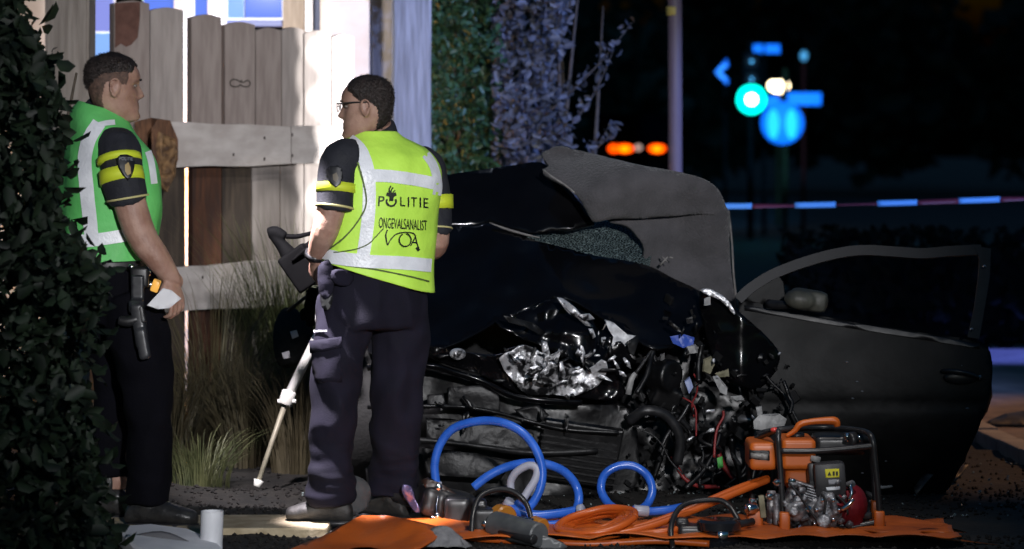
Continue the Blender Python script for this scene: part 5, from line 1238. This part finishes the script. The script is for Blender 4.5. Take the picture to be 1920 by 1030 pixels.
# ---- orange ground sheet and grey rag
M_org = mat('orange_tarpaulin', (.54, .11, .010), .48, col2=(.26, .048, .006), scale=4, bump=.6, bscale=14, lo=.45, hi=.75)
def fold(x, y, s): return .012 * math.sin(x * 14 + 3 * math.sin(y * 9)) + .02 * noise.noise(Vector((x * 5, y * 6, s)))
gx0, gx1 = P(740, 0, 11.6).x, P(1790, 0, 11.6).x
V, F = gridmesh(gx0, gx1, 11.4, 12.02, 90, 30, lambda x, y: .024 + abs(fold(x, y, 1)) * .8)
V = [Vector((v[0] + .03 * noise.noise(Vector((v[0] * 3, v[1] * 4, 2))), v[1] + .11 * noise.noise(Vector((v[0] * 4, v[1] * 3, 7))) - .22 * max(0, v[0] - 1.2) * (v[1] > 11.6), v[2])) for v in V]
tag(link('ground_sheet', *solid(V, F, .003), M_org), 'orange plastic ground sheet under the rescue tools and generator', 'sheet')
V, F = sheet([(520, 1044), (572, 1018), (628, 996), (664, 972), (700, 966), (760, 972), (806, 984), (826, 994), (816, 1012), (782, 1034), (770, 1060), (520, 1060)], lambda x, y: 11.52 - .006 * (y - 985) + .06 * math.sin((x - 640) * .03) , .006, 9, 2, crumple(.022, 7, 5, True))
V = [Vector((v.x, v.y, max(v.z, .004))) for v in V]
tag(link('orange_bag', V, F, M_org), 'crumpled orange bag or sheet heaped at the feet of the right officer', 'bag')
V, F = sheet([(776, 1040), (790, 1010), (808, 994), (826, 986), (848, 990), (864, 1006), (874, 1040), (840, 1056), (790, 1056)], lambda x, y: 11.42 - .0025 * (y - 985), .03, 7, 2, crumple(.025, 11, 8))
V = [Vector((v.x, v.y, max(v.z, .005))) for v in V]
tag(link('rag', V, F, mat('grey_rag', (.13, .13, .14), .9, col2=(.2, .2, .21), scale=24, bump=.5)), 'crumpled grey rag between the orange bag and the black cutter', 'rag')

# ---- hoses
M_hose = mat('blue_hose_rubber', (.016, .085, .42), .28, col2=(.03, .13, .58), scale=10)
M_hosew = mat('grey_hose_rubber', (.32, .33, .4), .4)
M_ohose = mat('orange_hose_rubber', (.52, .105, .012), .38, col2=(.44, .08, .01), scale=10)
def hose(pts, r, m, sub=8): return tube([P(x, y, Y) for x, y, Y in pts], r, 12, sub)
def rest(V, z=.02):
    return [Vector((v.x, v.y, max(v.z, z))) for v in V]
bh = thing('blue_hose', 'blue hydraulic hose in a large upright loop left of the orange coil', 'hose', P(950, 960, 12.0))
V, F = hose([(818, 908, 12.05), (815, 870, 12.05), (826, 832, 12.05), (850, 804, 12.04), (890, 791, 12.02), (935, 791, 12.0), (975, 808, 11.98), (1002, 838, 11.96), (1016, 875, 11.94), (1014, 912, 11.92), (1000, 942, 11.9), (984, 958, 11.88)], .0172, M_hose); link('hose', V, F, M_hose, bh)
V, F = hose([(888, 914, 12.0), (915, 893, 12.0), (950, 876, 12.0), (990, 868, 11.99), (1030, 872, 12), (1062, 888, 12.02), (1082, 916, 12.03), (1084, 945, 12.0), (1070, 964, 11.95), (1030, 968, 11.9), (985, 962, 11.88)], .0175, M_hose); link('hose', V, F, M_hose, bh)
V, F = hose([(958, 922, 11.97), (958, 902, 11.97), (970, 884, 11.96), (992, 873, 11.95), (1006, 880, 11.94), (1004, 898, 11.92), (992, 918, 11.9), (978, 940, 11.88)], .0155, M_hosew); link('hose', V, F, M_hosew, bh)
V, F = hose([(950, 950, 11.84), (990, 966, 11.82), (1040, 964, 11.84), (1088, 956, 11.88)], .018, M_hose); link('hose', V, F, M_hose, bh)
V, F = hose([(990, 984, 11.78), (1040, 984, 11.8), (1078, 974, 11.84)], .017, M_hose); link('hose', V, F, M_hose, bh)
for (a, b) in (((950, 950), (958, 938)), ((1084, 957), (1094, 955)), ((818, 904), (820, 922)), ((960, 962), (976, 944))):
    V, F = cyl(P(*a, 11.85 if a[0] > 900 else 12.05), P(*b, 11.84 if a[0] > 900 else 12.05), .022, 12); link('coupling', V, F, M_hosew if a[0] != 960 else M_hose, bh)
b2 = thing('blue_hose', 'blue hydraulic hose in a small round loop behind the orange coil', 'hose', P(1176, 960, 12.0))
V, F = hose([(1158, 956, 11.86), (1140, 944, 11.92), (1127, 918, 11.97), (1134, 890, 12.0), (1160, 874, 12.01), (1190, 875, 12.01), (1214, 893, 12.0), (1223, 920, 11.97), (1214, 945, 11.93), (1196, 958, 11.88)], .0165, M_hose); link('hose', V, F, M_hose, b2)
V, F = hose([(1186, 956, 11.82), (1220, 959, 11.83), (1260, 955, 11.85), (1300, 946, 11.9)], .0165, M_hose); link('hose', V, F, M_hose, b2)
V, F = cyl(P(1188, 957, 11.82), P(1216, 959, 11.83), .021, 12); link('coupling', V, F, M_hosew, b2)
oh = thing('orange_hose', 'bundled coil of orange hydraulic hose lying between the two cutters', 'hose', P(1130, 1000, 11.7))
rnd = random.Random(4)
for k in range(6):
    t = k / 5; y0 = 955 + 26 * t; pts = []
    for a in range(0, 13):
        an = 2 * math.pi * a / 12 + .25; pts.append((1118 + (74 - 5 * k) * math.cos(an) * 1.0, 978 + 4 * t + (22 - 2 * k) * math.sin(an) - 12 * math.cos(an) + rnd.uniform(-2, 2), 11.62 + .13 * -math.sin(an) + .012 * k))
    V, F = hose(pts, .0135, M_ohose, 5); link('hose', rest(V, .03), F, M_ohose, oh)
for j, pth in enumerate(([(1052, 1016, 11.5), (1120, 1008, 11.5), (1200, 992, 11.54), (1262, 972, 11.6), (1330, 945, 11.68), (1390, 920, 11.75), (1440, 900, 11.82)], [(1050, 1002, 11.55), (1120, 1000, 11.54), (1190, 990, 11.58), (1258, 968, 11.64), (1326, 940, 11.7), (1388, 914, 11.77), (1440, 897, 11.85)], [(830, 1004, 11.5), (900, 1010, 11.5), (1010, 1016, 11.46), (1110, 1020, 11.44), (1230, 1014, 11.46), (1330, 1020, 11.44)], [(1180, 1004, 11.52), (1250, 996, 11.52), (1320, 985, 11.6), (1400, 985, 11.7)])):
    V, F = hose(pth, .0135, M_ohose, 8); link('hose', V, F, M_ohose, oh)

# ---- two hydraulic rescue tools
M_toolb = mat('tool_black', (.012, .012, .013), .35, col2=(.02, .02, .022), scale=20)
M_toolg = mat('tool_grey', (.06, .065, .07), .4, col2=(.09, .095, .1), scale=16)
M_chr = mat('chrome', (.7, .7, .72), .12, 1.0)
M_amb = mat('amber_housing', (.35, .14, .02), .25)
t1 = thing('rescue_cutter', 'black hydraulic rescue cutter with amber collar beside the grey rag', 'rescue tool', P(960, 1010, 11.5))
V, F = tube([P(884, 1008, 11.5), P(887, 965, 11.56), P(900, 932, 11.62), (P(930, 918, 11.66)), P(962, 922, 11.68), P(985, 942, 11.68), P(996, 972, 11.64)], .0105, 12, 6); link('hoop_handle', V, F, M_toolb, t1)
V, F = cyl(P(928, 984, 11.55), P(1012, 1004, 11.35), .052, 24, .046); link('body', V, F, M_toolg, t1, angle=40)
V, F = cyl(P(934, 972, 11.62), P(950, 976, 11.58), .056, 24); link('collar', V, F, M_amb, t1, angle=40)
V, F = cyl(P(1000, 984, 11.54), P(1018, 990, 11.5), .035, 20); link('collar', V, F, M_amb, t1, angle=40)
V, F = cyl(P(956, 976, 11.5), P(1000, 982, 11.48), .02, 16); link('piston', V, F, M_chr, t1)
V, F = cyl(P(940, 996, 11.47), P(1002, 1012, 11.32), .018, 12); link('valve_rib', V, F, M_toolb, t1)
V, F = sheet([(1000, 1002), (1040, 1012), (1064, 1026), (1040, 1032), (1002, 1026)], lambda x, y: 11.36, .03, 8, 2); link('jaw', V, F, M_toolg, t1)
V, F = remesh([box(P(910, 975, 11.62), (.09, .1, .09), None, .012), box(P(900, 950, 11.66), (.05, .05, .06), None, .01)], .006, 2); link('valve_block', V, F, M_toolb, t1)
V, F = cyl(P(905, 980, 11.55), P(915, 986, 11.55), .012, 10); link('hose_fitting', V, F, M_chr, t1)
t2 = thing('rescue_cutter', 'black hydraulic rescue cutter with a hoop handle just left of the generator', 'rescue tool', P(1330, 1020, 11.5))
V, F = tube([P(1262, 1030, 11.42), P(1258, 992, 11.48), P(1270, 958, 11.56), P(1296, 942, 11.6), P(1346, 938, 11.62), P(1368, 950, 11.62), P(1384, 976, 11.58)], .0105, 12, 6); link('hoop_handle', V, F, M_toolb, t2)
V, F = loft([ringz(P(1348, 1026, 11.5), .072), ringz(P(1348, 1012, 11.5), .082), ringz(P(1348, 1006, 11.5), .06), ringz(P(1348, 996, 11.5), .06), ringz(P(1348, 992, 11.5), .083), ringz(P(1348, 978, 11.5), .083), ringz(P(1348, 973, 11.5), .07)]); link('body', V, F, mat('gloss_black_cap', (.012, .013, .016), .15, coat=.6), t2, angle=35)
V, F = cyl(P(1352, 1003, 11.45), P(1356, 1001, 11.42), .022, 14); link('collar', V, F, M_chr, t2)
V, F = remesh([box(P(1300, 1000, 11.55), (.12, .12, .07), None, .014), box(P(1278, 985, 11.56), (.05, .06, .06), None, .01)], .006, 2); link('valve_block', V, F, M_toolb, t2)
V, F = cyl(P(1380, 984, 11.5), P(1412, 978, 11.56), .014, 12); link('hose_fitting', V, F, M_toolb, t2)
V, F = cyl(P(1400, 956, 11.62), P(1418, 952, 11.64), .02, 14); link('hose_fitting', V, F, M_chr, t2)
# dark gear heap left of the hoops
gp = thing('rescue_spreader', 'dark rescue spreader lying behind the grey rag below the blue loop', 'rescue tool', P(800, 960, 12.0))
V, F = remesh([box(P(835, 945, 12.05), (.22, .16, .12), Euler((0, R(12), R(15))), .03), cyl(P(862, 958, 12.0), P(740, 925, 12.1), .045, 18, .035), box(P(858, 960, 11.95), (.1, .12, .12), None, .02)], .008, 3); link('body', V, F, M_toolb, gp)
V, F = sheet([(756, 908), (770, 914), (778, 938), (790, 958), (780, 962), (764, 944), (754, 922)], lambda x, y: 11.98, .02, 6, 2, crumple(.012, 14, 4)); link('arm', V, F, mat('violet_grey_steel', (.16, .14, .28), .25, .5), gp)
V, F = sheet([(790, 900), (820, 905), (860, 930), (868, 960), (846, 955), (812, 930)], lambda x, y: 11.98, .03, 8, 2, crumple(.012, 12, 6)); link('arm', V, F, mat('brown_black', (.03, .016, .012), .4), gp)
for (x, y) in ((820, 968), (823, 914), (812, 974)):
    V, F = ell(P(x, y, 11.93), (.014, .012, .014)); link('bolt', V, F, M_chr, gp)
V, F = tube([P(822, 930, 11.95), P(818, 950, 11.94), P(820, 966, 11.93)], .005, 8, 3); link('chain', V, F, M_chr, gp)

# ---- hydraulic power unit
pu = thing('power_unit', 'orange petrol power unit with a black tube frame standing on the orange sheet', 'generator', P(1525, 1000, 11.75))
M_tube = mat('frame_tube_black', (.014, .014, .015), .35, col2=(.022, .022, .024), scale=20)
M_otank = mat('orange_tank', (.55, .12, .012), .4, col2=(.48, .10, .01), scale=8)
M_eng = mat('cast_aluminium', (.36, .36, .38), .38, .55, col2=(.10, .10, .11), scale=30, bump=.4, lo=.42, hi=.62)
M_red = mat('red_recoil_cover', (.16, .008, .014), .55, spec=.25)
YF, YB = 11.7, 12.05
def ft(pts, r=.0115): V, F = tube([P(x, y, Y) for x, y, Y in pts], r, 12, 6); return link('frame_tube', V, F, M_tube, pu)
ft([(1469, 1002, YF), (1466, 930, YF), (1461, 850, YF), (1459, 822, YF), (1458, 808, YF + .02), (1440, 812, YF + .12), (1415, 826, YF + .26), (1403, 845, YB), (1404, 880, YB), (1410, 930, YB), (1414, 990, YB)])
ft([(1650, 985, YF), (1647, 930, YF), (1640, 860, YF), (1636, 826, YF), (1626, 812, YF + .04), (1600, 806, YF + .2), (1560, 803, YB), (1500, 803, YB), (1458, 806, YB - .02), (1420, 814, YB)])
ft([(1464, 846, YF - .004), (1520, 846, YF - .012), (1580, 842, YF - .008), (1639, 836, YF)])
ft([(1640, 985, YB), (1640, 920, YB), (1634, 850, YB), (1626, 812, YF + .2)])
ft([(1469, 992, YF), (1560, 994, YF), (1650, 978, YF)]); ft([(1414, 984, YB), (1530, 980, YB), (1642, 972, YB)])
V, F = tube([P(1474, 818, 11.85), P(1490, 808, 11.85), P(1500, 796, 11.85), P(1520, 791, 11.85), P(1548, 789, 11.85), P(1566, 790, 11.85), P(1570, 800, 11.85)], [.009, .013, .016, .015, .018, .02, .014], 12, 5, flat=.8); link('carry_handle', V, F, M_otank, pu)
V, F = remesh([box(P(1426, 850, 11.88), (.105, .26, .108), None, .018), box(P(1492, 846, 11.90), (.13, .28, .115), None, .012), box(P(1494, 890, 11.92), (.11, .22, .09), None, .02)], .007, 2); tk = link('fuel_tank', V, F, M_otank, pu)
btk = BVHTree.FromPolygons(V, F)
V, F = decal([(1406, 843), (1443, 845), (1443, 864), (1406, 862)], btk, .003, 5, .002); pt = link('name_plate', V, F, M_greypl, tk)
V, F = decal([(1409, 849), (1440, 851), (1440, 861), (1409, 859)], btk, .005, 5, .001); link('plate_face', V, F, mat('plate_grey', (.16, .15, .14), .4), pt)
V, F = cyl(P(1494, 820, 11.88), P(1494, 812, 11.88), .03, 18); link('tank_cap', V, F, M_black, tk)
V, F = ell(P(1452, 806, 11.72), (.016, .012, .009)); link('red_button', V, F, mat('red_gloss', (.6, .06, .05), .2), pu)
# muffler and dark housing on the top right
V, F = remesh([box(P(1572, 832, 11.95), (.2, .2, .075), None, .02), cyl(P(1590, 826, 11.84), P(1630, 822, 11.9), .032, 18)], .007, 2); link('muffler', V, F, M_toolb, pu)
V, F = cyl(P(1588, 812, 11.78), P(1588, 828, 11.78), .009, 12); link('bolt', V, F, M_chr, pu)
V, F = cyl(P(1610, 816, 11.78), P(1612, 828, 11.78), .005, 10); link('bolt', V, F, M_chr, pu)
# air filter box with its labels
V, F = box(P(1555, 898, 11.72), (.118, .10, .128), Euler((0, R(-4), 0)), .014); ab = link('air_filter_box', V, F, mat('filter_box_black', (.02, .02, .022), .45, col2=(.03, .03, .033), scale=30), pu, angle=35)
bab = BVHTree.FromPolygons(V, F)
V, F = box(P(1524, 895, 11.78), (.04, .10, .118), Euler((0, R(-4), 0)), .012); link('filter_back', V, F, M_black, ab, angle=35)
V, F = decal([(1547, 880), (1573, 879), (1574, 895), (1548, 896)], bab, .0015, 5, .001); yl = link('warning_label', V, F, mat('warning_yellow', (.75, .68, .02), .5), ab)
for o in ([(1551, 892), (1555, 884), (1559, 892)], [(1561, 884), (1565, 884), (1565, 892), (1561, 892)], [(1567, 884), (1571, 884), (1571, 892), (1567, 892)]):
    V, F = decal(o, bab, .0032, 3); link('warning_symbol', V, F, M_print, yl)
V, F = decal([(1553, 900), (1569, 899), (1570, 908), (1554, 909)], bab, .0015, 5, .001); link('grey_label', V, F, mat('label_grey', (.3, .31, .34), .5), ab)
V, F = decal([(1549, 914), (1575, 912), (1575, 918), (1550, 920)], bab, .0015, 5, .001); link('white_label', V, F, M_refl, ab)
V, F = cyl(P(1528, 866, 11.75), P(1530, 856, 11.75), .02, 16); link('filler_neck', V, F, M_whitepl, pu)
# engine: crankcase, fins, pump, fittings
rnd = random.Random(17)
parts = [box(P(1545, 962, 11.8), (.16, .18, .13), None, .02), ell(P(1545, 958, 11.72), (.085, .06, .075)), ell(P(1490, 958, 11.74), (.055, .06, .06)), box(P(1505, 930, 11.8), (.12, .14, .09), Euler((0, R(15), 0)), .015)]
V, F = remesh(parts, .006, 2, disp=lambda v: .004 * noise.noise(v * 60)); link('engine_block', V, F, M_eng, pu)
for k in range(6):
    V, F = box(P(1504 + k * 3, 906 + k * 6, 11.72), (.085, .07, .006), Euler((0, R(18), 0)), .0015); link('cooling_fin', V, F, M_eng, pu)
V, F = remesh([ell(P(1492, 958, 11.67), (.042, .035, .042)), cyl(P(1492, 958, 11.66), P(1488, 960, 11.60), .018, 16), box(P(1500, 940, 11.66), (.05, .04, .03), Euler((0, .4, 0)), .006)], .005, 1, disp=lambda v: .003 * noise.noise(v * 90)); link('pump_cover', V, F, M_eng, pu)
V, F = remesh([ell(P(1550, 957, 11.69), (.062, .045, .05)), box(P(1540, 940, 11.66), (.03, .05, .075), Euler((0, .5, 0)), .006), box(P(1562, 944, 11.66), (.025, .05, .085), Euler((0, -.3, 0)), .006), cyl(P(1545, 978, 11.68), P(1545, 978, 11.61), .026, 14)], .005, 1, disp=lambda v: .003 * noise.noise(v * 90)); link('clutch_cover', V, F, M_eng, pu)
for k in range(6):
    a = 2 * math.pi * k / 6; c = P(1552, 956, 11.632) + Vector((math.cos(a) * .042, 0, math.sin(a) * .042)); V, F = cyl(c, c - Vector((0, .01, 0)), .007, 8); link('bolt', V, F, M_chr, pu)
for k in range(26):
    x = rnd.uniform(1472, 1590); y = rnd.uniform(905, 990); c = P(x, y, 11.66 + rnd.uniform(-.03, .05)); d = Vector((rnd.uniform(-1, 1), rnd.uniform(-1, .2), rnd.uniform(-1, 1))).normalized() * rnd.uniform(.014, .04)
    V, F = cyl(c, c + d, rnd.uniform(.006, .014), 10); link('engine_fitting', V, F, rnd.choice((M_chr, M_eng, M_eng, M_chr, M_black)), pu)
for pth in ([(1480, 905), (1500, 930), (1520, 960), (1540, 985)], [(1540, 925), (1548, 940), (1545, 965)], [(1570, 930), (1585, 945), (1590, 965)]):
    V, F = tube([P(x, y, 11.63) for x, y in pth], .005, 8, 4); link('engine_hose', V, F, M_black, pu)
V, F = remesh([ell(P(1592, 948, 11.76), (.072, .1, .088)), box(P(1600, 976, 11.76), (.06, .14, .05), None, .012)], .007, 2); rc = link('recoil_cover', V, F, M_red, pu)
for k in range(5):
    a = R(100 + k * 36); c = P(1594, 950, 11.655); V, F = tube([c + Vector((math.cos(a) * .02, 0, math.sin(a) * .02)), c + Vector((math.cos(a) * .06, 0.005, math.sin(a) * .06))], .006, 6, 1); link('cover_rib', V, F, M_red, rc)
V, F = tube([P(1578, 956, 11.6), P(1592, 946, 11.6), P(1600, 936, 11.6)], [.008, .010, .006], 8, 3); link('starter_lever', V, F, M_chr, pu)
V, F = tube([P(1594, 908, 11.62), P(1597, 925, 11.61), P(1592, 938, 11.61)], .006, 8, 3); link('starter_lever', V, F, M_chr, pu)
V, F = box(P(1429, 950, 11.7), (.022, .03, .085), Euler((0, R(-6), 0)), .004); link('gauge_plate', V, F, M_cream, pu)
V, F = remesh([cyl(P(1440, 955, 11.75), P(1462, 955, 11.75), .035, 18), cyl(P(1446, 920, 11.75), P(1446, 990, 11.75), .018, 14), cyl(P(1456, 925, 11.7), P(1456, 985, 11.7), .014, 14)], .006, 1); link('hydraulic_block', V, F, M_eng, pu)
for (x, y) in ((1408, 940), (1402, 950), (1412, 952), (1454, 904), (1482, 902), (1440, 930), (1462, 978), (1496, 988)):
    V, F = cyl(P(x, y, 11.68), P(x + 6, y + 2, 11.66), .013, 12); link('hose_fitting', V, F, M_chr, pu)
for (x, y, Y, w) in ((1415, 1000, 11.72, .06), (1471, 1000, 11.66, .04), (1648, 990, 11.7, .04), (1642, 982, 12.05, .04)):
    c = P(x, y, Y); V, F = box((c.x, c.y, .055), (w, .05, .075), None, .008); link('foot', V, F, M_otank, pu)
V, F = box((P(1545, 0, 11.85).x, 11.86, .07), (.34, .3, .03), None, .008); link('base_tray', V, F, M_toolb, pu)
